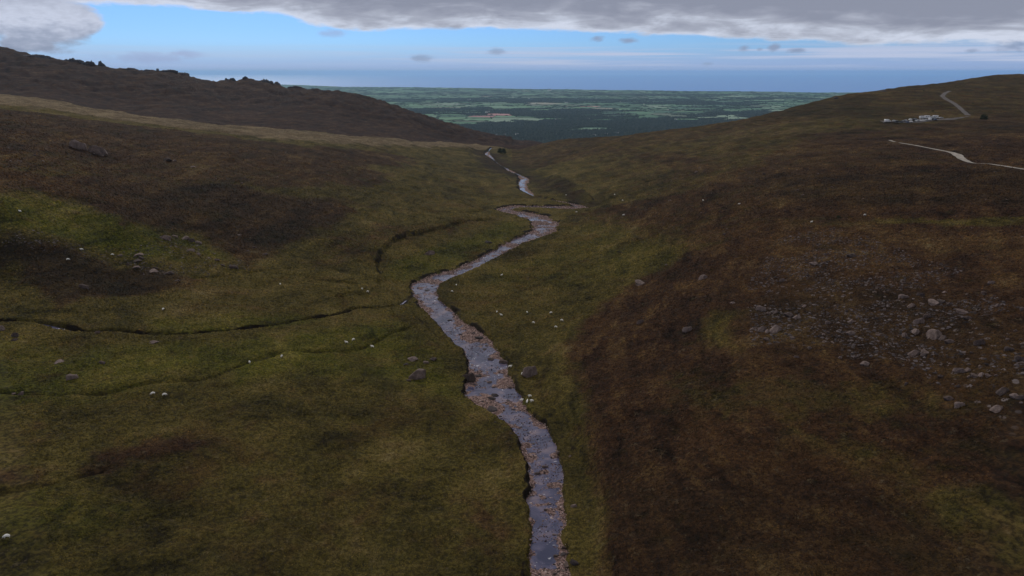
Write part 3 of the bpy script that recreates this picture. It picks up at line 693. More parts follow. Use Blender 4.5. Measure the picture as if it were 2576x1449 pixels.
tag(link('farmland', me), 'patchwork of green fields on the coastal plain', kind='structure')
# hedges with trees along the field edges
Vh = []; Fh = []; nv = 0
def hedge(p0, p1):
    global nv
    L = np.hypot(p1[0] - p0[0], p1[1] - p0[1]); far = p0[1] > 9000
    k = max(int(L / (22 if not far else 45)), 2); f = np.linspace(0, 1, k + 1)
    x = p0[0] + (p1[0] - p0[0]) * f + rf.normal(0, 2.5, k + 1); y = p0[1] + (p1[1] - p0[1]) * f + rf.normal(0, 2.5, k + 1)
    z = p0[2] + (p1[2] - p0[2]) * f
    h = rf.uniform(1.5, 3.2, k + 1) + (rf.uniform(size=k + 1) < .22) * rf.uniform(2, 7, k + 1)
    wd = 2.6 + h * .28
    tx, ty = (p1[0] - p0[0]) / L, (p1[1] - p0[1]) / L
    a = np.stack([x + ty * wd, y - tx * wd, z - 1], -1); bb = np.stack([x + ty * wd * .5, y - tx * wd * .5, z + h], -1)
    c = np.stack([x - ty * wd * .5, y + tx * wd * .5, z + h], -1); d = np.stack([x - ty * wd, y + tx * wd, z - 1], -1)
    V = np.stack([a, bb, c, d], 1).reshape(-1, 3); i = nv + np.arange(k) * 4
    for q in range(3): Fh.append(np.stack([i + q, i + q + 1, i + q + 5, i + q + 4], -1))
    Vh.append(V); nv += len(V)
G = np.stack([fx, fy, fz], -1)
for i in range(NI - 1):
    for j in range(NJ - 1):
        if not land[i, j]: continue
        a = azm[i, j]
        if a < -24 or a > 30 or cym[i, j] < 3800: continue
        if i > 0 and not (mergeR[i - 1, j]) and rf.uniform() < .92: hedge(G[i, j], G[i, j + 1])
        if j > 0 and not (mergeU[i, j - 1]) and rf.uniform() < .95: hedge(G[i, j], G[i + 1, j])
mhedge, t, b = material('hedge_leaves', (.022, .034, .016), 1.0, .05)
me = mesh_np('hedgerows', np.concatenate(Vh), [np.concatenate(Fh)], [mhedge], True)
tag(link('hedgerows', me), 'dark hedgerows and field trees across the plain', 'hedgerows', kind='stuff')
# woodland
dome = np.array([(1, 0, 0), (.3, .95, 0), (-.8, .6, 0), (-.8, -.6, 0), (.3, -.95, 0), (.62, .1, .62), (-.1, .6, .68), (-.5, -.3, .62), (.1, -.1, 1.0)])
df = np.array([(0, 1, 5), (1, 6, 5), (1, 2, 6), (2, 7, 6), (2, 3, 7), (3, 4, 7), (4, 5, 7), (4, 0, 5), (5, 6, 8), (6, 7, 8), (7, 5, 8)])
def scatter(shape, sf, x, y, z, s, h, rot, rg):
    c, sn = np.cos(rot), np.sin(rot); n = len(x)
    V = np.empty((n, len(shape), 3)); J2 = 1 + .18 * rg.uniform(-1, 1, (n, len(shape)))
    V[..., 0] = x[:, None] + (c[:, None] * shape[None, :, 0] - sn[:, None] * shape[None, :, 1]) * s[:, None] * J2
    V[..., 1] = y[:, None] + (sn[:, None] * shape[None, :, 0] + c[:, None] * shape[None, :, 1]) * s[:, None] * J2
    V[..., 2] = z[:, None] + shape[None, :, 2] * h[:, None] * J2
    Fq = (sf[None] + (np.arange(n) * len(shape))[:, None, None]).reshape(-1, sf.shape[1])
    return V.reshape(-1, 3), Fq
wx, wy = [], []
for i, j in zip(*np.nonzero(wood & land & (azm > -12) & (azm < 24) & (cym < 13000))):
    if cym[i, j] < 3700: continue
    k = int(260 if cym[i, j] < 6500 else 110); u, v = rf.uniform(size=k), rf.uniform(size=k)
    p = (G[i, j][None] * ((1 - u) * (1 - v))[:, None] + G[i + 1, j][None] * (u * (1 - v))[:, None] + G[i, j + 1][None] * ((1 - u) * v)[:, None] + G[i + 1, j + 1][None] * (u * v)[:, None])
    wx.append(p[:, 0]); wy.append(p[:, 1])
k = 2500   # loose field trees
ux = rf.uniform(-2200, 6500, k); uy = rf.uniform(5000, 12000, k); m = fbm(ux, uy, 700, 2, 6) > .05
wx.append(ux[m]); wy.append(uy[m]); wx = np.concatenate(wx); wy = np.concatenate(wy)
s = rf.uniform(4.5, 8.5, len(wx)); V, Fw = scatter(dome, df, wx, wy, plain_h(wx, wy) - 1, s, s * rf.uniform(1.3, 2.1, len(wx)), rf.uniform(0, 6.3, len(wx)), rf)
mwood, t, b = material('far_leaves', (.028, .040, .018), 1.0, .05)
g = t.add('ShaderNodeNewGeometry')
t.put(b.inputs['Base Color'], t.ramp(g.outputs['Random Per Island'], [(0, (.022, .030, .028)), (.6, (.038, .050, .044)), (1, (.056, .066, .055))]))
tag(link('woodland', mesh_np('woodland', V, [Fw], [mwood], True)), 'dark woods and scattered trees on the plain below the valley mouth', 'woodland', kind='stuff')

# ------------------------------------------------------------------ farmhouses far off on the plain
mwall, _, _ = material('white_render', (.80, .80, .76), .8)
mroof, _, _ = material('slate_roof', (.10, .10, .11), .8)
def make_house(L, Wd, Hh):
    w = bpy.data.meshes.new('wall'); a, c = L / 2, Wd / 2; hr = Wd * .42
    w.from_pydata([(-a, -c, -1), (a, -c, -1), (a, c, -1), (-a, c, -1), (-a, -c, Hh), (a, -c, Hh), (a, c, Hh), (-a, c, Hh), (-a, 0, Hh + hr), (a, 0, Hh + hr)], [],
                  [(0, 1, 5, 4), (2, 3, 7, 6), (1, 2, 6, 9, 5), (3, 0, 4, 8, 7), (0, 3, 2, 1)]); w.materials.append(mwall)
    r = bpy.data.meshes.new('roof'); e = .5
    r.from_pydata([(-a - e, -c - e, Hh - .3), (a + e, -c - e, Hh - .3), (a + e, 0, Hh + hr + .15), (-a - e, 0, Hh + hr + .15), (-a - e, c + e, Hh - .3), (a + e, c + e, Hh - .3),
                   (-a - e, -c - e, Hh - .05), (a + e, -c - e, Hh - .05), (a + e, 0, Hh + hr + .4), (-a - e, 0, Hh + hr + .4), (-a - e, c + e, Hh - .05), (a + e, c + e, Hh - .05)], [],
                  [(0, 3, 2, 1), (3, 4, 5, 2), (6, 7, 8, 9), (9, 8, 11, 10), (0, 1, 7, 6), (5, 4, 10, 11), (0, 6, 9, 3), (3, 9, 10, 4), (1, 2, 8, 7), (2, 5, 11, 8)]); r.materials.append(mroof)
    return w, r
HM = [make_house(16, 9, 6), make_house(26, 12, 7)]
HOUSES = [(1382,228,1,3.0,'tall bright white building near the coast in front of the sea'),
          (1180,252,1,1.8,'white farmhouse among trees left of the middle of the plain'),
          (1425,259,1,1.5,'pale farmhouse above the red-brown ploughed field on the plain'),
          (1226,283,1,1.6,'white farm building beside the pink ploughed fields')]
for px, py in [(1215,341),(1232,340),(1250,340),(1270,339),(1300,338),(1495,340),(1525,338),(1552,336),(1640,322),(1700,300),(1350,262),(1330,248),(1290,244),(1560,256),(1620,262),(1500,248),(1680,276),(1750,268),(1820,262),(1150,262),(1100,258),(1480,300),(1400,300)]:
    HOUSES.append((px, py, 0, 1.2, None))
for k, (px, py, v, s, lab) in enumerate(HOUSES):
    d = pdir(px, py)
    tt = np.geomspace(3600, 24000, 3000); zz2 = CAMH + tt * d[2]; hh = plain_h(tt * d[0], tt * d[1]); q = np.nonzero(zz2 < hh + 3)[0]; t0 = tt[q[0]] if len(q) else 12000
    w, r = HM[v]; root = link('farmhouse', None, loc=(t0 * d[0], t0 * d[1], float(plain_h(np.array([t0 * d[0]]), np.array([t0 * d[1]]))[0]) + .2))
    root.scale = (s, s, s); root.rotation_euler.z = random.uniform(-.6, .6)
    link('wall', w, root); link('roof', r, root)
    tag(root, lab or 'tiny pale farmhouse dotted among the hedged fields of the plain', 'house', 'farmhouses scattered over the coastal plain')

# ------------------------------------------------------------------ rocks
def rock_material(name, lo, mid, hi):
    m, t, b = material(name, mid, .95, .15)
    tc = t.add('ShaderNodeTexCoord').outputs['Object']; oi = t.add('ShaderNodeObjectInfo').outputs['Random']
    n1 = t.noise(tc, 2.2, 5, .65, .4); n2 = t.noise(tc, 9, 3, .6)
    v = t.math('ADD', t.math('MULTIPLY', n1, .7), t.math('MULTIPLY', oi, .3))
    c = t.ramp(v, [(.3, lo), (.5, mid), (.68, hi)])
    c = t.mix(t.math('MULTIPLY', t.smooth(n2, .55, .68), .35), c, (.05, .055, .03))
    t.put(b.inputs['Base Color'], c)
    bp = t.add('ShaderNodeBump'); bp.inputs['Strength'].default_value = .6; bp.inputs['Distance'].default_value = .08
    t.put(bp.inputs['Height'], n2); t.l.new(bp.outputs[0], b.inputs['Normal'])
    return m
MR = rock_material('sandstone', (.045, .034, .032), (.11, .080, .072), (.21, .16, .145))
MRD = rock_material('dark_rock', (.025, .020, .022), (.05, .040, .042), (.09, .075, .075))
MRC = rock_material('crag_rock', (.03, .026, .03), (.06, .052, .058), (.10, .09, .10))
def rock_mesh(seed, flat=.6, sub=3, mat=MR):
    rg = random.Random(seed); bm = bmesh.new(); bmesh.ops.create_icosphere(bm, subdivisions=sub, radius=1.0)
    planes = []
    for _ in range(12):
        v = Vector((rg.gauss(0, 1), rg.gauss(0, 1), rg.gauss(0, .8))).normalized(); planes.append((v, rg.uniform(.42, .82)))
    off = Vector((rg.uniform(0, 50),) * 3)
    for v in bm.verts:
        p = v.co.copy()
        for nrm, dd in planes:
            k = p.dot(nrm)
            if k > dd: p -= nrm * (k - dd) * .98
        p *= 1.25 + .25 * mnoise.noise(p * 1.3 + off) + .10 * mnoise.noise(p * 3.7 + off)
        p.z *= flat; v.co = p
    me = bpy.data.meshes.new('boulder'); bm.to_mesh(me); bm.free(); me.materials.append(mat)
    me.polygons.foreach_set('use_smooth', [False] * len(me.polygons)); return me
RK = [rock_mesh(i, [.55, .7, .5, .8, .62, .45][i]) for i in range(6)]
RKD = [rock_mesh(20 + i, .6, 3, MRD) for i in range(2)]
RKL = [rock_mesh(40 + i, [.5, .7, .6][i], 2) for i in range(3)]
def hitg(px, py):
    return hit(px, py, 0, lambda a, b2: gz(a, b2))
def boulder(px, py, wpx, label, group=None, tall=1.0, kind=None, dark=False, name='boulder', asp=None, low=False):
    x, y, z, t = hitg(px, py); w = wpx / FX * t * .5
    z = float(gz(x, y)[0])
    me = random.choice(RKD if dark else (RKL if low else RK)) if kind is None else RK[kind]
    o = link(name, me, loc=(x, y, z + w * .02 * tall)); a = asp or random.uniform(.65, .95)
    o.scale = (w, w * a, w * tall * random.uniform(.85, 1.1)); o.rotation_euler = (random.uniform(-.15, .15), random.uniform(-.15, .15), random.uniform(-.4, .4))
    tag(o, label, 'boulder', group); return o
B = boulder
B(1052,947,52,'large flat-topped pink-brown boulder on the grass left of the stream',kind=0,tall=1.1)
B(1091,905,20,'small flat stone above and right of the large flat boulder',kind=2)
B(1040,906,28,'low grey stone just above the large flat boulder',kind=2,dark=True)
B(1072,913,14,'little stone between the large flat boulder and two flat ones')
B(1020,918,14,'dark little stone up and left of the large flat boulder',dark=True)
B(1028,958,12,'small stone touching the lower left of the large flat boulder')
B(1182,957,36,'rounded brown boulder on the left edge of the stream',kind=3,tall=1.2)
B(1202,946,18,'smaller dark boulder beside the rounded one at the left stream edge',dark=True)
B(1336,943,36,'tall upright grey boulder on the right bank by the grazing sheep',kind=3,tall=1.7)
B(1082,640,32,'pale pink boulder alone on the grass inside the upper meander',kind=0,tall=.9)
B(1231,611,22,'dark peaty boulder left of the upper stream bend',dark=True)
B(1268,914,24,'brown boulder on the right bank at the gravel bar',kind=1)
B(198,373,38,'dark leftmost boulder of three on the upper left slope',kind=1,dark=True,tall=1.3)
B(240,385,42,'largest middle boulder of three on the upper left slope',kind=0,tall=1.4)
B(262,388,24,'pointed right boulder of three on the upper left slope',kind=3,tall=1.4)
B(422,404,22,'pale flat boulder on the left slope right of the boulder trio',kind=2)
B(437,405,10,'small stone touching the pale flat boulder on the left slope')
B(486,421,18,'pale stone slab half way along the left slope',kind=5)
B(40,846,20,'round grey boulder below the side brook at the left edge',kind=3,tall=1.2)
B(38,856,18,'low pale stone in front of the round grey boulder')
B(2,829,26,'grey boulder cut by the left edge of the photo beside the brook',kind=3,tall=1.2)
B(388,862,30,'long pale slab on the grass just below the side brook',kind=5,tall=.7)
B(247,838,14,'pale round stone on the near edge of the side brook')
B(183,951,26,'pale grey rock in a peaty hollow on the left meadow',kind=1,dark=False)
B(176,945,14,'small stone behind the pale rock in the peaty hollow')
B(258,914,16,'small purple-grey rock on the left meadow under the brook',kind=1)
B(148,911,26,'flat thin stone on the left meadow',kind=5,tall=.5)
B(53,992,18,'grey stone by the dark ditch at the left edge',kind=0)
B(36,990,14,'second stone by the dark ditch at the left edge')
B(212,724,24,'pale boulder low in the dark heather patch on the left',kind=1)
for px, py, w in [(350,641,26),(356,650,16),(346,657,26),(345,672,22),(386,683,26),(392,676,14),(422,688,22),(415,600,30),(440,596,16),(462,601,22),(482,607,20),(500,612,18),(480,630,20),(497,640,16),(300,643,14),(322,665,10),(445,706,12),(588,674,22),(560,668,12),(545,655,14),(525,650,12),(602,592,14),(640,624,12),(622,632,12),(668,640,14)]:
    B(px,py,w,'pale weathered boulder among the broken rocks on the left knoll','rocks on the left knoll',tall=.8)
B(1612,813,18,'grey boulder on brown heather right of the stream',kind=3,tall=1.1)
B(1730,833,24,'pale grey boulder on the heather left of the rock field',kind=3,tall=1.2)
B(1612,713,34,'long pale slab at the edge of the green valley floor',kind=5,tall=1.0)
B(1771,701,32,'flat-topped boulder with a dark side on the brown slope',kind=0,tall=.9)
field = [(570,690,40),(650,625,34),(655,660,34),(845,520,52),(1080,474,62),(925,464,34),(785,782,36),(520,803,60),(565,827,36),(605,822,40),(690,838,60),(745,852,62),(805,832,28),(697,906,36),(520,930,62),(560,940,40),(600,936,84),(715,977,44),(905,957,32),(1075,952,60),(1080,877,38),(935,887,34),(1285,799,26),(1160,1142,62),(1405,727,62),(1445,782,52),(1510,714,42),(1520,766,38),(1595,762,84),(1640,752,60),(1690,768,40),(1770,817,90),(1500,882,62),(1550,847,46),(1480,943,56),(1600,967,110),(1640,985,60),(1690,1007,60),(1410,962,46),(1875,1017,62),(1800,857,52),(1460,1082,84),(1540,1067,62),(1530,1085,40),(1750,1187,62),(1790,1182,50),(1845,1212,58),(1890,1207,50),(1930,1212,46),(2010,1317,84),(2090,1342,52),(2130,1352,52),(1630,1217,36),(1680,1357,60),(1750,1397,64),(1975,1427,90),(2120,1110,54),(1420,1262,26),(1800,1110,24),(1245,962,28),(1100,1100,28),(1010,1100,30),(740,1098,30),(820,1040,40),(550,985,36),(465,925,34),(1990,780,40),(1950,640,40),(1900,700,34),(2050,985,24),(2060,1055,54),(1740,1280,30),(2140,800,34),(170,720,22),(340,762,34),(1175,990,20)]
special = {(1600,967,110):'widest slab of the rock field on the right hillside',(1595,762,84):'large pointed grey boulder at the top of the rock field',(1975,1427,90):'pale boulder with a dark underside at the right edge below the rock field',(2010,1317,84):'rounded dark boulder near the right edge at the foot of the rock field',(1160,1142,62):'lone triangular boulder below the middle of the rock field',(1080,474,62):'flat boulder with a dark side above the rock field',(845,520,52):'slanted slab above the left end of the rock field'}
for zx, zy, w in field:
    px, py = 1704.6 + .4052 * zx, 454.6 + .4052 * zy
    lab = special.get((zx, zy, w)); B(px, py, w * .4052, lab or 'weathered grey boulder in the loose rock field on the right hillside', None if lab else 'boulders of the right hillside rock field', tall=random.uniform(.9, 1.3))
rb = random.Random(5)
def in_poly(x, y, P):
    c = False
    for i in range(len(P)):
        x0, y0 = P[i]; x1, y1 = P[(i + 1) % len(P)]
        if (y0 > y) != (y1 > y) and x < (x1 - x0) * (y - y0) / (y1 - y0) + x0: c = not c
    return c
RF = [(1890,720),(1960,620),(2100,590),(2300,680),(2480,740),(2640,830),(2700,1010),(2560,1100),(2420,1000),(2250,900),(2080,880),(1900,850)]
cnt = 0
while cnt < 70:
    px, py = rb.uniform(1880, 2600), rb.uniform(580, 1110)
    if not in_poly(px, py, RF): continue
    cnt += 1; B(px, py, rb.uniform(6, 13), 'small grey stone between the larger rocks of the right hillside field', 'small stones of the right hillside rock field', low=True)
for _ in range(36):
    B(rb.uniform(1520, 2560), rb.uniform(400, 680), rb.uniform(5, 11), 'small pale stone showing through the heather of the right hillside', 'stones on the right heather slope', low=True)
for _ in range(22):
    B(rb.uniform(10, 900), rb.uniform(330, 470), rb.uniform(5, 12), 'small pale stone on the long left slope', 'stones on the left slope', low=True)
# rocks in and along the stream
inst = [(230,480,62),(210,405,40),(240,200,45),(275,310,32),(350,345,42),(350,385,30),(165,540,56),(315,1085,42),(385,1255,56),(430,1350,80),(330,1275,46),(235,860,34),(490,830,56),(355,600,36),(90,490,26),(345,1090,28),(400,1200,44),(120,270,30),(300,430,30),(195,320,22),(360,1150,30),(440,1250,36),(450,380,30),(345,1385,40),(395,1400,44),(320,1430,40)]
labs = {0:'brown boulder standing in mid stream above the white riffle',9:'large brown boulder on the right stream bank at the bottom of the photo',12:'pale flat boulder jutting into the stream from the right bank',6:'pale rounded rock just under the water left of the mid-stream boulder'}
for k, (zx, zy, w) in enumerate(inst):
    B(1306.9 + .2808 * zx, 1041.7 + .281 * zy, w * .281, labs.get(k, 'wet brown rock in the lower stream bed'), None if k in labs else 'rocks in the lower stream bed', dark=(k in (3, 8)), tall=1.0)
B(1447,1418,26,'dark rounded boulder right of the stream at the bottom of the photo',dark=True,tall=1.3)
for px, py, w in [(1232,963,16),(1242,975,10),(1243,995,22),(1240,1003,22),(1241,1031,30),(1283,975,12),(1278,1008,10),(1216,880,14),(1235,905,18),(1238,930,10),(1290,1030,10),(1222,905,8),(1205,850,22),(1190,838,10),(1160,842,12),(1130,806,10),(1076,732,18),(1090,760,8),(1215,1010,8),(1258,1048,10),(1300,1060,10),(1330,1090,9),(1310,1075,8),(1220,960,8),(1246,1062,8),(1285,1090,8),(1225,870,10)]:
    B(px, py, w, 'dark wet rock in the middle reach of the stream', 'rocks in the middle stream bed', dark=(py % 2 == 0 or w > 20), tall=.8)

# scree and stream gravel: small stones nobody could count
peb = np.array([(1, .1, 0), (.2, .8, .1), (-.9, .5, 0), (-.7, -.6, .05), (.4, -.8, 0), (.4, .1, .62), (-.35, -.1, .55)]); pf = np.array([(0, 1, 5), (1, 2, 5), (2, 6, 5), (2, 3, 6), (3, 4, 6), (4, 5, 6), (4, 0, 5)])
rp = np.random.default_rng(21)
k = 90000; ii = rp.integers(0, len(SL), k); ii = ii[np.hypot(SL[ii, 0], SL[ii, 1]) < 560]; k = len(ii)
T = np.gradient(SL[:, :2], axis=0); T /= np.hypot(T[:, 0], T[:, 1])[:, None]
off = rp.uniform(-1.1, 1.1, k) * SL[ii, 3]; al = rp.uniform(-1, 1, k)
x = SL[ii, 0] - T[ii, 1] * off + T[ii, 0] * al; y = SL[ii, 1] + T[ii, 0] * off + T[ii, 1] * al; z = gz(x, y)
s = .11 + .32 * rp.power(.35, k) * np.clip(np.hypot(x, y) / 200, .8, 1.6) * rp.uniform(.3, 1, k)
up = z - SL[ii, 2]; keep = (up > -.10) | ((up > -.45) & (rp.uniform(size=k) < np.where(y > 230, .22, .40)))
keep &= up < .6
cl = fbm(x, y, 6, 2, 5)
keep &= (up > -.10) | (cl > -.12)
s = np.where(up < -.10, s * .8 - up * .5, s); hh = np.maximum(s * rp.uniform(.6, 1.0, k), np.where(up < -.10, -up + .06 + .12 * rp.uniform(size=k), 0) / .62)
V, Fq = scatter(peb, pf, x[keep], y[keep], z[keep], s[keep], hh[keep], rp.uniform(0, 6.3, keep.sum()), rp)
mpeb, t, b = material('gravel_stones', (.2, .15, .14), .9, .2)
g = t.add('ShaderNodeNewGeometry')
t.put(b.inputs['Base Color'], t.ramp(g.outputs['Random Per Island'], [(0, (.015, .012, .013)), (.32, (.075, .052, .05)), (.72, (.31, .20, .185)), (1, (.50, .39, .36))]))
tag(link('stream_gravel', mesh_np('stream_gravel', V, [Fq], [mpeb], False)), 'pinkish gravel and cobbles of the stream bed', 'gravel', kind='stuff')
def scatter_poly(P, n, smin, smax, name, label, mat):
    Pw = poly_world(P); xs, ys = [], []
    lo, hi2 = Pw.min(0), Pw.max(0); L = [tuple(p) for p in Pw]; c = 0; tries = 0
    while c < n and tries < n * 12:
        tries += 1; a = rp.uniform(lo[0], hi2[0]); b2 = rp.uniform(lo[1], hi2[1])
        if in_poly(a, b2, L): xs.append(a); ys.append(b2); c += 1
    xs = np.array(xs); ys = np.array(ys); cl = fbm(xs, ys, 14, 2, 3); kp = cl > -.05; xs, ys = xs[kp], ys[kp]
    s = smin + (smax - smin) * rp.uniform(size=len(xs)) ** 3
    V, Fq = scatter(peb, pf, xs, ys, gz(xs, ys), s, s * rp.uniform(.5, .9, len(xs)), rp.uniform(0, 6.3, len(xs)), rp)
    tag(link(name, mesh_np(name, V, [Fq], [mat], False)), label, 'scree', kind='stuff')
mscr, t, b = material('scree_stones', (.15, .13, .13), .9, .2); g = t.add('ShaderNodeNewGeometry')
t.put(b.inputs['Base Color'], t.ramp(g.outputs['Random Per Island'], [(0, (.020, .016, .016)), (.55, (.065, .052, .052)), (1, (.15, .125, .125))]))
scatter_poly([(1880,720),(1960,600),(2100,570),(2300,640),(2480,700),(2700,760),(2800,1080),(2560,1110),(2420,1010),(2250,910),(2080,890),(1890,870)], 13000, .10, .62, 'hillside_scree', 'small loose stones between the boulders of the right hillside', mscr)
scatter_poly([(-60,545),(120,588),(300,625),(450,592),(610,650),(640,680),(480,690),(330,690),(200,652),(-60,600)], 2600, .12, .55, 'knoll_scree', 'broken grey stones along the left knoll', mscr)

scatter_poly([(-60,320),(300,330),(900,390),(950,470),(850,560),(600,640),(300,520),(-60,480)], 900, .12, .7, 'left_slope_stones', 'scattered small stones over the long left slope', mscr)
scatter_poly([(1480,380),(2000,345),(2620,340),(2620,620),(1900,600),(1600,600)], 900, .12, .6, 'right_slope_stones', 'scattered small stones in the heather of the right slope', mscr)
# ------------------------------------------------------------------ tussocks of grass and heather over the nearer ground
def mask_at(x, y):
    a = np.clip(np.arctan2(x, y), ang[0], ang[-1] - 1e-6); r = np.hypot(x, y)
    j = np.clip(np.searchsorted(ang, a) - 1, 0, NA - 1); i = np.clip(np.searchsorted(rad, r) - 1, 0, NR - 1); k = i * NA + j
    return k
def tussocks(n, seed, r0, r1):
    rg = np.random.default_rng(seed); a = rg.uniform(-.66, .66, n); r = np.exp(rg.uniform(math.log(r0), math.log(r1), n)); x = r * np.sin(a); y = r * np.cos(a); k = mask_at(x, y)
    ok = (GRAV[k] < .1) & (PEAT[k] < .5) & (rg.uniform(size=n) < 1 - .85 * sstep(r, 300, 700)); x, y, r, k = x[ok], y[ok], r[ok], k[ok]
    dp, _ = near_line(x, y, PATH, 6); ok = dp > 3; x, y, r, k = x[ok], y[ok], r[ok], k[ok]; n = len(x)
    s = (.10 + .16 * rg.uniform(size=n)) * np.clip(r / 140, .8, 2.6); hgt = s * rg.uniform(.6, 1.25, n)
    tz = np.array([(1, 0, -.25), (.3, .95, -.25), (-.8, .6, -.25), (-.8, -.6, -.25), (.3, -.95, -.25), (.05, .1, .9)])
    tf = np.array([(0, 1, 5), (1, 2, 5), (2, 3, 5), (3, 4, 5), (4, 0, 5)])
    V, Fq = scatter(tz, tf, x, y, gz(x, y), s, hgt, rg.uniform(0, 6.3, n), rg)
    at = {nm: np.repeat(arr[k], 6) for nm, arr in dict(heath=HEATH, lush=LUSH, tan=TAN, dark=DARK).items()}
    return V, Fq, at
V, Fq, at = tussocks(380000, 31, 78, 700)
tag(link('tussocks', mesh_np('tussocks', V, [Fq], [MTUFT], True, at)), 'rough tussocks of grass and heather covering the moor', 'grass', kind='stuff')

# ------------------------------------------------------------------ crags along the left skyline
def crag_mesh(L, Hh, seed, nblk):
    """a jagged wall of split rock: broken heights along its length, steep faces, sunk into the ridge"""
    rg = random.Random(seed); nx = max(6, nblk * 4); dep = max(L * .28, 4.0); rows = [(-1.0, -.5), (-.75, .45), (-.25, .95), (.3, 1.0), (.7, .5), (1.0, -.5)]
    hs = []; cur = rg.uniform(.5, 1)
    for i in range(nx + 1):
        if rg.random() < .5: cur = rg.uniform(.4, 1.0)
        u = i / nx * 2 - 1; hs.append(Hh * max(cur, .2) * (1 - abs(u) ** 3) * (1.15 if nblk < 3 else 1))
    V = []; F = []
    for i in range(nx + 1):
        for v, k in rows:
            V.append(((i / nx - .5) * L + rg.uniform(-.3, .3) * L / nx, v * dep * rg.uniform(.8, 1.15), (hs[i] * k * rg.uniform(.85, 1.1)) if k > 0 else -4.0))
    nr = len(rows)
    for i in range(nx):
        for j in range(nr - 1): a2 = i * nr + j; F.append((a2, a2 + nr, a2 + nr + 1, a2 + 1))
    F.append(tuple(range(nr))); F.append(tuple(nx * nr + j for j in range(nr - 1, -1, -1)))
    me = bpy.data.meshes.new('rock_outcrop'); me.from_pydata(V, [], F); me.materials.append(MRC); return me
CRAGS = [(90,62,5,5,'low dark crag near the left end of the skyline ridge'),(185,44,7,5,'blocky dark crag left of the notched tor on the ridge'),
         (222,24,5,3,'broken rock teeth just left of the narrow notch'),(234,10,7,1,'upright block on the left side of the narrow notch'),(256,18,9,2,'tallest block right of the narrow notch on the skyline'),
         (330,26,5,3,'small rounded crag between the notched tor and the lone pinnacle'),(372,20,3,3,'little row of rocks left of the lone pinnacle'),
         (398,7,9,1,'lone pinnacle standing up from the flat of the ridge'),(425,40,4,5,'long low crag just right of the lone pinnacle'),(462,26,5,3,'dark crag where the ridge starts to drop'),
         (572,14,5,2,'small rock step on the second hump of the ridge'),(585,16,7,2,'pointed crag on the second hump of the ridge'),(618,14,7,2,'square block at the right end of the second hump'),
         (664,30,8,4,'highest crag on the third hump of the ridge'),(683,10,6,1,'leaning tooth right of the third hump crag'),(698,16,5,2,'last rock teeth before the gap in the ridge'),(742,34,4,4,'low crag beyond the gap towards the valley mouth'),
         (790,16,2,2,'faint rock step on the last shoulder of the ridge')]
rx = np.array([(p[0], p[1], p[2]) for p in RIDGE_L])
for k, (px, wpx, hm, nb, lab) in enumerate(CRAGS):
    t0 = np.interp(px, rx[:, 0], rx[:, 2]); py = np.interp(px, rx[:, 0], rx[:, 1]); d = pdir(px, py)
    # highest ground of this sight column near the ridge
    tt = np.linspace(t0 * .95, t0 * 1.05, 60); g = gz(tt * d[0], tt * d[1]); j = int(np.argmax((g - CAMH) / tt)); tt0 = tt[j]
    o = link('rock_outcrop', crag_mesh(wpx / FX * tt0, hm * (.85 if nb > 2 else 1.05), k, nb), loc=(tt0 * d[0], tt0 * d[1], g[j] - .3)); o.rotation_euler.z = -math.atan2(d[0], d[1]) + random.uniform(-.2, .2)
    tag(o, lab, 'rock outcrop', 'crags along the left skyline')
for px, py, w, lab in [(2103,243,10,'small dark bump of rock low on the right skyline'),(2222,226,14,'flat dark rock half way up the right skyline')]:
    x, y, z, t = hitg(px, py + 4); o = link('rock_outcrop', crag_mesh(w / FX * t, 2.2, 77, 3), loc=(x, y, z)); tag(o, lab, 'rock outcrop', 'rocks on the right skyline')

# ------------------------------------------------------------------ shrubs
mgor, t, b = material('gorse_leaves', (.03, .035, .016), 1.0, .05); g = t.add('ShaderNodeNewGeometry')
t.put(b.inputs['Base Color'], t.ramp(g.outputs['Random Per Island'], [(0, (.014, .018, .010)), (.6, (.030, .036, .015)), (1, (.055, .056, .024))]))
def clumps(xs, ys, smin, smax, hr, name, label):
    s = smin + (smax - smin) * rp.uniform(size=len(xs)) ** 2
    V, Fq = scatter(dome, df, xs, ys, gz(xs, ys) - .15, s, s * hr * rp.uniform(.6, 1.3, len(xs)), rp.uniform(0, 6.3, len(xs)), rp)
    tag(link(name, mesh_np(name, V, [Fq], [mgor], True)), label, 'scrub', kind='stuff')
def in_area(P, n, lam=25, thr=0.0):
    Pw = poly_world(P); L = [tuple(p) for p in Pw]; lo, hi2 = Pw.min(0), Pw.max(0); a = rp.uniform(lo[0], hi2[0], n * 3); b2 = rp.uniform(lo[1], hi2[1], n * 3)
    ok = np.array([in_poly(u, v, L) for u, v in zip(a, b2)]) & (fbm(a, b2, lam, 2, 5) > thr); return a[ok][:n], b2[ok][:n]
xs, ys = in_area([(1700,320),(1900,288),(2100,252),(2350,222),(2576,200),(2576,300),(2450,296),(2380,284),(2250,292),(2100,300),(1900,312)], 2600, 40, .02)
clumps(xs, ys, .7, 2.2, .7, 'gorse_scrub', 'dark gorse scrub over the right hilltop')
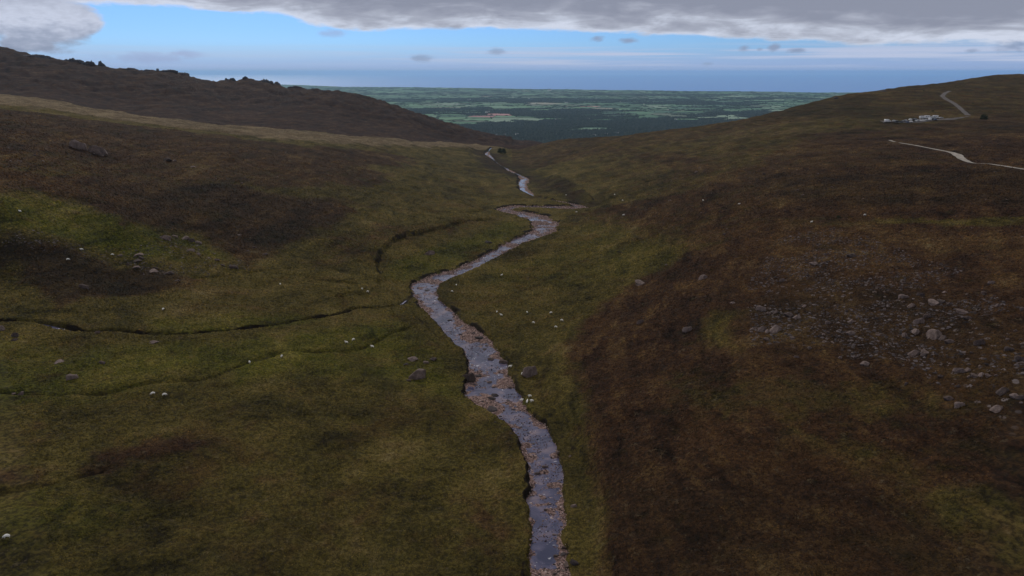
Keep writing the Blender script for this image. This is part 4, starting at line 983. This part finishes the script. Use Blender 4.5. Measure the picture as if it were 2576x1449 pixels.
def leafy_bush(px, py, wpx, h, name, label):
    x, y, z, t = hitg(px, py); w = wpx / FX * t / 2; k = 260; rl = np.random.default_rng(int(px))
    th = rl.uniform(0, 6.3, k); ph = rl.uniform(0, 1, k); rr = rl.uniform(.55, 1, k)
    X2 = np.cos(th) * w * rr * np.sqrt(1 - ph * ph * .8); Y2 = np.sin(th) * w * .7 * rr * np.sqrt(1 - ph * ph * .8); Z2 = ph * h * rr
    s = rl.uniform(.2, .45, k) * w * .35
    V, Fq = scatter(dome, df, X2, Y2, Z2 - .2, s, s * 1.1, th, rl)
    root = link(name, None, loc=(x, y, z)); link('foliage', mesh_np('foliage', V, [Fq], [mgor], True), root)
    st = bpy.data.meshes.new('stem'); bm = bmesh.new(); bmesh.ops.create_cone(bm, segments=7, radius1=.3, radius2=.12, depth=h * .7); bmesh.ops.translate(bm, verts=bm.verts, vec=(0, 0, h * .3)); bm.to_mesh(st); bm.free(); st.materials.append(MRD)
    link('stem', st, root); tag(root, label, 'bush')
leafy_bush(2475, 300, 20, 5, 'gorse_bush', 'dark rounded bush on the slope right of the car park')
leafy_bush(1262, 385, 24, 7, 'gorse_bush', 'dark bush on the bank where the stream leaves the valley')
leafy_bush(2110, 548, 12, 1.2, 'gorse_bush', 'low dark bush on the right heather slope')

# ------------------------------------------------------------------ path, road, car park
mpath, t, b = material('path_gravel', (.33, .30, .27), .95, .1)
tc = t.add('ShaderNodeTexCoord').outputs['Object']; t.put(b.inputs['Base Color'], t.ramp(t.noise(tc, .5, 4, .7), [(.35, (.20, .18, .155)), (.6, (.40, .365, .32))]))
mroad, t, b = material('road_surface', (.12, .11, .11), .9, .1)
tc = t.add('ShaderNodeTexCoord').outputs['Object']; t.put(b.inputs['Base Color'], t.ramp(t.noise(tc, .3, 4, .7), [(.35, (.09, .08, .078)), (.65, (.15, .135, .13))]))
def draped(L, wid, dz, nc=5):
    V, FF = ribbon(np.concatenate([L[:, :3], np.full((len(L), 1), wid) if np.isscalar(wid) else wid[:, None]], 1), 0, 0, nc)
    V[:, 2] = gz(V[:, 0], V[:, 1]) + dz; return V, FF
def pieces(L, cuts, name, mat, label, dz):
    Vs, Fs, nn = [], [], 0
    for a, b2 in cuts:
        i0, i1 = int(a * (len(L) - 1)), int(b2 * (len(L) - 1)); V, FF = draped(L[i0:i1 + 1], L[i0:i1 + 1, 3] * (1 + .25 * fbm(L[i0:i1 + 1, 0], L[i0:i1 + 1, 1], 7, 2, 1)), dz)
        Vs.append(V); Fs.append(FF + nn); nn += len(V)
    tag(link(name, mesh_np(name, np.concatenate(Vs), [np.concatenate(Fs)], [mat], True)), label, kind='structure')
pieces(PATH, [(0, .91), (.945, 1)], 'path', mpath, 'pale gravel footpath crossing the right hillside', .3)
pieces(ROAD, [(0, 1)], 'road', mroad, 'narrow grey road climbing the right hill', .2)
CP = path_pts([(2212,308.5,5),(2240,308,5.5),(2270,307,6),(2300,305.5,6.5),(2330,303,6.5),(2360,300.5,5),(2395,298,3),(2440,292,2)], 0, base_h)
CP = smooth_line(resample(CP, 2.0), 3)
pieces(CP, [(0, 1)], 'car_park', mroad, 'tarmac car park on the right hillside', .3)

# ------------------------------------------------------------------ vehicles
mglass, _, _ = material('car_glass', (.012, .014, .018), .08, .6)
mtyre, _, _ = material('tyre_rubber', (.015, .015, .015), .9)
mrim, _, _ = material('wheel_rim', (.45, .45, .47), .4, .5, .6)
PAINT = {c: material('paint_' + c, v, .3, .5)[0] for c, v in dict(white=(.80, .80, .82), grey=(.16, .165, .18), black=(.018, .018, .022), silver=(.42, .43, .45), blue=(.03, .05, .12), red=(.22, .02, .02)).items()}
def prism(profile, w0, w1, zs, mat, name):
    """side profile (x,z) closed, width narrowing towards the roof"""
    bm = bmesh.new(); L, Rr = [], []
    for x, z in profile:
        f = min(max((z - zs) / 1.0, 0), 1); w = w0 + (w1 - w0) * f
        L.append(bm.verts.new((x, -w, z))); Rr.append(bm.verts.new((x, w, z)))
    bm.faces.new(L); bm.faces.new(Rr[::-1]); k = len(L)
    for i in range(k): bm.faces.new((L[(i + 1) % k], L[i], Rr[i], Rr[(i + 1) % k]))
    bmesh.ops.recalc_face_normals(bm, faces=bm.faces)
    bmesh.ops.bevel(bm, geom=[e for e in bm.edges], offset=.045, segments=2, affect='EDGES')
    me = bpy.data.meshes.new(name); bm.to_mesh(me); bm.free(); me.materials.append(mat); return me
def glass_mesh(panes, w0, w1, zs):
    bm = bmesh.new()
    for side in (-1, 1):
        for P in panes['side']:
            vs = [bm.verts.new((x, side * (w0 + (w1 - w0) * min(max((z - zs), 0), 1) + .012), z)) for x, z in P]
            bm.faces.new(vs if side < 0 else vs[::-1])
    for (x0, z0, x1, z1, o) in panes['cross']:
        wa = w0 + (w1 - w0) * min(max(z0 - zs, 0), 1) - .12; wb = w0 + (w1 - w0) * min(max(z1 - zs, 0), 1) - .12
        vs = [bm.verts.new(v) for v in ((x0 + o, -wa, z0), (x0 + o, wa, z0), (x1 + o, wb, z1), (x1 + o, -wb, z1))]; bm.faces.new(vs if o > 0 else vs[::-1])
    me = bpy.data.meshes.new('window'); bm.to_mesh(me); bm.free(); me.materials.append(mglass); return me
def wheel_meshes(r):
    out = []
    for nm, rr, w, mt in (('tyre', r, .11, mtyre), ('rim', r * .62, .118, mrim)):
        bm = bmesh.new(); bmesh.ops.create_cone(bm, cap_ends=True, segments=18, radius1=rr, radius2=rr, depth=w * 2)
        bmesh.ops.rotate(bm, verts=bm.verts, cent=(0, 0, 0), matrix=__import__('mathutils').Matrix.Rotation(math.pi / 2, 3, 'X'))
        me = bpy.data.meshes.new(nm); bm.to_mesh(me); bm.free(); me.materials.append(mt); out.append(me)
    return out
TY, RM = wheel_meshes(.33)
KIND = {
 'car': dict(prof=[(-2.15,.28),(-2.2,.75),(-2.0,.98),(-1.55,1.05),(-1.05,1.44),(.15,1.47),(.95,1.02),(1.95,.86),(2.15,.62),(2.12,.28)], w0=.88, w1=.66, zs=.95,
             side=[[(-1.45,1.06),(-.45,1.06),(-.45,1.38),(-1.02,1.38)],[(-.38,1.06),(.78,1.06),(.12,1.40),(-.38,1.40)]], cross=[(.93,1.06,.20,1.42,.02),(-1.52,1.08,-1.08,1.40,-.03)], wx=(-1.35, 1.35)),
 'suv': dict(prof=[(-2.2,.35),(-2.28,.9),(-2.15,1.12),(-1.95,1.66),(.2,1.72),(.95,1.18),(2.05,1.02),(2.25,.75),(2.2,.35)], w0=.92, w1=.74, zs=1.1,
             side=[[(-1.95,1.18),(-.6,1.18),(-.6,1.60),(-1.8,1.60)],[(-.52,1.18),(.78,1.18),(.18,1.62),(-.52,1.62)]], cross=[(.93,1.22,.26,1.66,.02),(-2.14,1.20,-1.98,1.60,-.03)], wx=(-1.4, 1.4)),
 'van': dict(prof=[(-2.7,.35),(-2.75,2.15),(-2.6,2.35),(1.1,2.35),(1.75,1.45),(2.55,1.15),(2.7,.8),(2.65,.35)], w0=.98, w1=.90, zs=1.4,
             side=[[(.35,1.35),(1.62,1.35),(1.15,1.98),(.35,1.98)]], cross=[(1.75,1.5,1.14,2.26,.02)], wx=(-1.7, 1.75)),
 'camper': dict(prof=[(-3.4,.4),(-3.45,2.75),(-3.3,2.9),(1.5,2.95),(2.15,2.75),(2.0,2.05),(2.35,1.45),(3.15,1.15),(3.3,.8),(3.25,.4)], w0=1.12, w1=1.08, zs=1.5,
             side=[[(-2.9,1.5),(-1.7,1.5),(-1.7,2.2),(-2.9,2.2)],[(-.9,1.5),(.1,1.5),(.1,2.2),(-.9,2.2)],[(1.2,1.3),(2.2,1.3),(1.95,1.9),(1.2,1.9)]], cross=[(2.38,1.46,2.02,2.0,.02)], wx=(-2.0, 2.3)),
}
_vc = {}
def vehicle(px, py, kind, paint, yaw, label, row=0):
    K = KIND[kind]; key = (kind, paint)
    if kind not in _vc: _vc[kind] = glass_mesh(dict(side=K['side'], cross=K['cross']), K['w0'], K['w1'], K['zs'])
    if key not in _vc: _vc[key] = prism(K['prof'], K['w0'], K['w1'], K['zs'], PAINT[paint], 'body')
    x, y, z, t = hitg(px, py + 1.5); z = float(gz(x, y)[0]) + .32
    nm = {'car': 'parked_car', 'suv': 'parked_car', 'van': 'parked_van', 'camper': 'motorhome'}[kind]
    root = link(nm, None, loc=(x, y, z)); root.rotation_euler.z = yaw
    link('body', _vc[key], root); link('window', _vc[kind], root)
    for wx2 in K['wx']:
        for sy in (-1, 1):
            ty = link('tyre', TY, root, (wx2, sy * (K['w0'] - .08), .33)); ty.name = 'wheel'; link('rim', RM, ty)
    tag(root, label, {'parked_car': 'car', 'parked_van': 'van', 'motorhome': 'motorhome'}[nm], 'vehicles in the hillside car park')
g_lab = 'car parked in the crowded middle of the hillside row'
for px, py, kd, pt, yw, lab in [
    (2232,306,'van','white',.1,'white van at the left end of the car park row'),(2248,305,'car','silver',1.4,'silver car next to the white van at the left end of the car park'),
    (2255,307,'suv','black',1.5,'black car right of the silver one near the left end of the row'),(2266,307.5,'car','black',1.6,'black car left of the pale ones in the middle row'),
    (2273,306,'suv','grey',1.4,'grey car among dark ones in the middle of the row'),(2278,304,'car','silver',1.3,'silver car in the back row above the dark cars'),
    (2282,308,'car','blue',1.5,'dark blue car in the front of the middle row'),(2289,302,'suv','white',1.4,'white car in the back row left of the motorhomes'),
    (2291,306.5,'car','white',1.5,'white car in the front of the middle row'),(2297,303,'suv','black',1.3,'black car in the back row behind the white cars'),
    (2303,305,'car','white',1.4,'white car just left of the middle of the front row'),(2303,301.5,'suv','grey',.2,'grey car behind the front row near the motorhomes'),
    (2308,304.5,'suv','silver',1.5,'silver car in front of the left motorhome'),(2314,304,'car','white',1.5,'white car below the left motorhome'),
    (2322,303.5,'car','white',1.4,'white car below and right of the left motorhome'),(2330,303,'suv','silver',1.5,'silver car between the two pairs of motorhomes'),
    (2338,302,'van','white',1.3,'white van in the front row right of the motorhomes'),(2320,298,'camper','white',.15,'large white motorhome with dark windows at the back of the car park'),
    (2333,297,'camper','white',.1,'second white motorhome touching the large one with dark windows'),(2345,301,'suv','black',1.4,'black car near the right end of the front row'),
    (2347,298,'van','silver',.4,'silver van left of the right-hand motorhome'),(2352,301.5,'car','blue',1.4,'dark blue car below the right-hand motorhome'),
    (2354,296.5,'camper','white',.1,'white motorhome at the right end of the car park'),(2367,297.5,'car','silver',.2,'pale car standing apart at the far right of the car park')]:
    vehicle(px, py, kd, pt, yw, lab)
for o in COL.objects:
    if o.parent is None and o.name.startswith('motorhome'): o.scale = (.88,) * 3

# ------------------------------------------------------------------ sheep
mfleece, t, b = material('fleece', (.78, .76, .70), .95, .1); tc = t.add('ShaderNodeTexCoord').outputs['Object']
t.put(b.inputs['Base Color'], t.ramp(t.noise(tc, 6, 3, .6), [(.3, (.80, .77, .70)), (.7, (.92, .90, .84))]))
mface, _, _ = material('sheep_face', (.35, .32, .29), .8)
def sheep_mesh(grazing):
    """one continuous skin over a skeleton, then frozen to a mesh"""
    P = [((-.42, 0, .62), .20), ((-.15, 0, .66), .27), ((.15, 0, .66), .27), ((.38, 0, .66), .20)]
    E = [(0, 1), (1, 2), (2, 3)]
    if grazing: neck = [((.58, 0, .50), .12), ((.70, 0, .28), .10), ((.80, 0, .12), .055)]
    else: neck = [((.54, 0, .84), .12), ((.68, 0, .96), .10), ((.86, 0, .88), .055)]
    for i, p in enumerate(neck): P.append(p); E.append((3 if i == 0 else len(P) - 2, len(P) - 1))
    for bi, bx in ((0, -.40), (3, .34)):
        for s in (-1, 1):
            k = len(P); back = -.05 if bi == 0 else 0
            P += [((bx, s * .13, .46), .10), ((bx + back, s * .13, .25), .05), ((bx + .02, s * .13, .03), .038)]
            E += [(bi, k), (k, k + 1), (k + 1, k + 2)]
    P.append(((-.58, 0, .55), .05)); E.append((0, len(P) - 1))
    me = bpy.data.meshes.new('sheep'); me.from_pydata([p[0] for p in P], E, []); o = bpy.data.objects.new('tmp', me); COL.objects.link(o)
    o.modifiers.new('s', 'SKIN'); sv = me.skin_vertices[0].data
    for i, p in enumerate(P): sv[i].radius = (p[1], p[1])
    sv[0].use_root = True
    ss = o.modifiers.new('u', 'SUBSURF'); ss.levels = 2; ss.render_levels = 2
    dg = bpy.context.evaluated_depsgraph_get(); res = bpy.data.meshes.new_from_object(o.evaluated_get(dg)); bpy.data.objects.remove(o)
    res.name = 'sheep'; res.materials.clear(); res.materials.append(mfleece); res.materials.append(mface)
    for p in res.polygons:
        c = p.center; p.use_smooth = True
        if c.z < .34 and abs(c.x) < .5 or c.x > (.64 if grazing else .62): p.material_index = 1
    return res
SM = [sheep_mesh(True), sheep_mesh(False)]
SHEEP = [(18,1354,'large white sheep alone near the bottom left corner'),(385,993,'left sheep of a pair grazing below the dark ditch on the left'),(414,996,'right sheep of a pair grazing below the dark ditch on the left'),
 (628,914,'white sheep in the dark green ditch on the left meadow'),(709,899,'white sheep right of the one in the dark green ditch'),(937,875,'white sheep left of the stream below a pair of sheep'),
 (872,864,'left sheep of a close pair above the end of the green ditch'),(889,857,'right sheep of a close pair above the end of the green ditch'),(705,717,'lone white sheep on the pale slope above the side brook'),
 (411,780,'lone white sheep just above the side brook on the left'),(171,655,'white sheep in the dark heather patch below the left knoll'),(206,630,'white sheep on the grey scree of the left knoll'),
 (283,643,'white sheep at the right end of the grey scree on the knoll'),(51,534,'white sheep on the green top of the left knoll'),(911,729,'left sheep by the peat hag left of the stream bend'),
 (925,736,'right sheep by the peat hag left of the stream bend'),(1148,719,'white sheep just right of the stream above a flat stone'),(1137,735,'white sheep on the stones right of the stream bend'),
 (1262,694,'lone white sheep on the green right of the upper stream'),(1250,787,'larger left sheep of the group high on the right bank'),(1261,795,'small sheep just below and right of the larger left one of the right bank'),
 (1326,788,'white sheep in the middle of the group high on the right bank'),(1342,814,'white sheep lower middle of the group high on the right bank'),(1386,789,'small far right sheep at the top of the right bank group'),
 (1413,808,'white sheep at the edge of the brown heather on the right bank'),(1398,825,'white sheep below the one at the heather edge of the right bank'),(1283,925,'white sheep beside the gravel bar on the right stream bank'),
 (1314,943,'white sheep touching the tall upright boulder'),(1312,1010,'leftmost of four sheep clustered below the tall boulder'),(1333,1000,'topmost of four sheep clustered below the tall boulder'),
 (1326,1014,'lowest of four sheep clustered below the tall boulder'),(1338,1012,'rightmost of four sheep clustered below the tall boulder'),
 (1450,535,'white sheep on the grass below the far stream riffle'),(1568,543,'white sheep right of the far riffle on open grass'),(1566,506,'white sheep right of the far riffle by dark heather'),
 (1424,492,'tiny sheep above the far stream crossing'),(1546,491,'tiny white sheep higher up right of the far riffle'),(2041,561,'white sheep by a stone on the right heather slope'),
 (2175,543,'white sheep on the green strip of the right slope'),(1769,506,'tiny white sheep left of the green strip on the right slope'),(1859,515,'tiny sheep on the small green patch of the right slope'),
 (1290,1178,'')]
ORD = ['first','second','third','fourth','fifth','sixth','seventh','eighth','ninth','tenth','eleventh','twelfth','thirteenth','fourteenth','fifteenth','sixteenth']
def spell_out(group, noun, place, small=None):
    """each of many look-alikes is told by its size, its corner of the field and its turn from the left"""
    L = [o for o in COL.objects if o.get('group') == group and o.parent is None and (small is None or o.get('label') == small)]
    P = []
    for o in L:
        x, y, z = o.location; z -= CAMH; f = y * CT - z * ST; P.append((x / f, (y * ST + z * CT) / f, o.scale[0] / f, o))
    if not P: return
    us = sorted(p[0] for p in P); vs = sorted(p[1] for p in P); ws = sorted(p[2] for p in P); n = len(P)
    cell = {}
    for u, v, w_, o in P:
        c = 0 if u < us[n // 3] else (1 if u < us[2 * n // 3] else 2); r = 0 if v > vs[2 * n // 3] else (1 if v > vs[n // 3] else 2); z = 'larger' if w_ > ws[n // 2] else 'smaller'
        cell.setdefault((c, r, z), []).append((u, o))
    for (c, r, z), M2 in cell.items():
        zone = [['upper left', 'upper middle', 'upper right'], ['left', 'middle', 'right'], ['lower left', 'lower middle', 'lower right']][r][c]
        M2.sort(key=lambda a: a[0])
        for k, (u, o) in enumerate(M2):
            if len(M2) == 1: o['label'] = f'the only {z} {noun} in the {zone} part of {place}'
            else: o['label'] = f'{ORD[min(k, 15)]} from left of the {z} {noun}s, {zone} of {place}'
spell_out('boulders of the right hillside rock field', 'grey boulder', 'the hillside rock field', 'weathered grey boulder in the loose rock field on the right hillside')
spell_out('small stones of the right hillside rock field', 'loose stone', 'the rock field')
spell_out('stones on the right heather slope', 'pale stone', 'the heather slope')
spell_out('stones on the left slope', 'pale stone', 'the left slope')
spell_out('rocks on the left knoll', 'pale rock', 'the left knoll')
spell_out('rocks in the middle stream bed', 'wet rock', 'the middle stream')
spell_out('rocks in the lower stream bed', 'wet brown rock', 'the lower stream', 'wet brown rock in the lower stream bed')
spell_out('farmhouses scattered over the coastal plain', 'farmhouse', 'the far plain', 'tiny pale farmhouse dotted among the hedged fields of the plain')
rs = random.Random(3)
for px, py, lab in SHEEP[:-1]:
    x, y, z, t = hitg(px, py); o = link('sheep', SM[0 if rs.random() < .7 else 1], loc=(x, y, float(gz(x, y)[0]) - .02))
    sc = .92 * (1.25 if t > 400 else 1); o.scale = (sc,) * 3; o.rotation_euler.z = rs.uniform(0, 6.28); tag(o, lab, 'sheep', 'sheep grazing in the valley')

# ------------------------------------------------------------------ haze
bm = bmesh.new(); bmesh.ops.create_cube(bm, size=1.0); me = bpy.data.meshes.new('haze')
for v in bm.verts: v.co = Vector((v.co.x * 200000, v.co.y * 96000 + 46500, v.co.z * 560 - 130))
bm.to_mesh(me); bm.free()
hz = bpy.data.materials.new('haze'); hz.use_nodes = True; hz.node_tree.nodes.clear(); hn = NT(hz.node_tree)
pv = hn.add('ShaderNodeVolumePrincipled'); pv.inputs['Color'].default_value = (.47, .74, 1.0, 1); pv.inputs['Density'].default_value = 2.5e-5; pv.inputs['Anisotropy'].default_value = .3
ho = hn.add('ShaderNodeOutputMaterial'); hn.l.new(pv.outputs[0], ho.inputs['Volume']); me.materials.append(hz)
tag(link('haze', me), 'thin blue haze over the valley and plain', 'haze', kind='stuff')
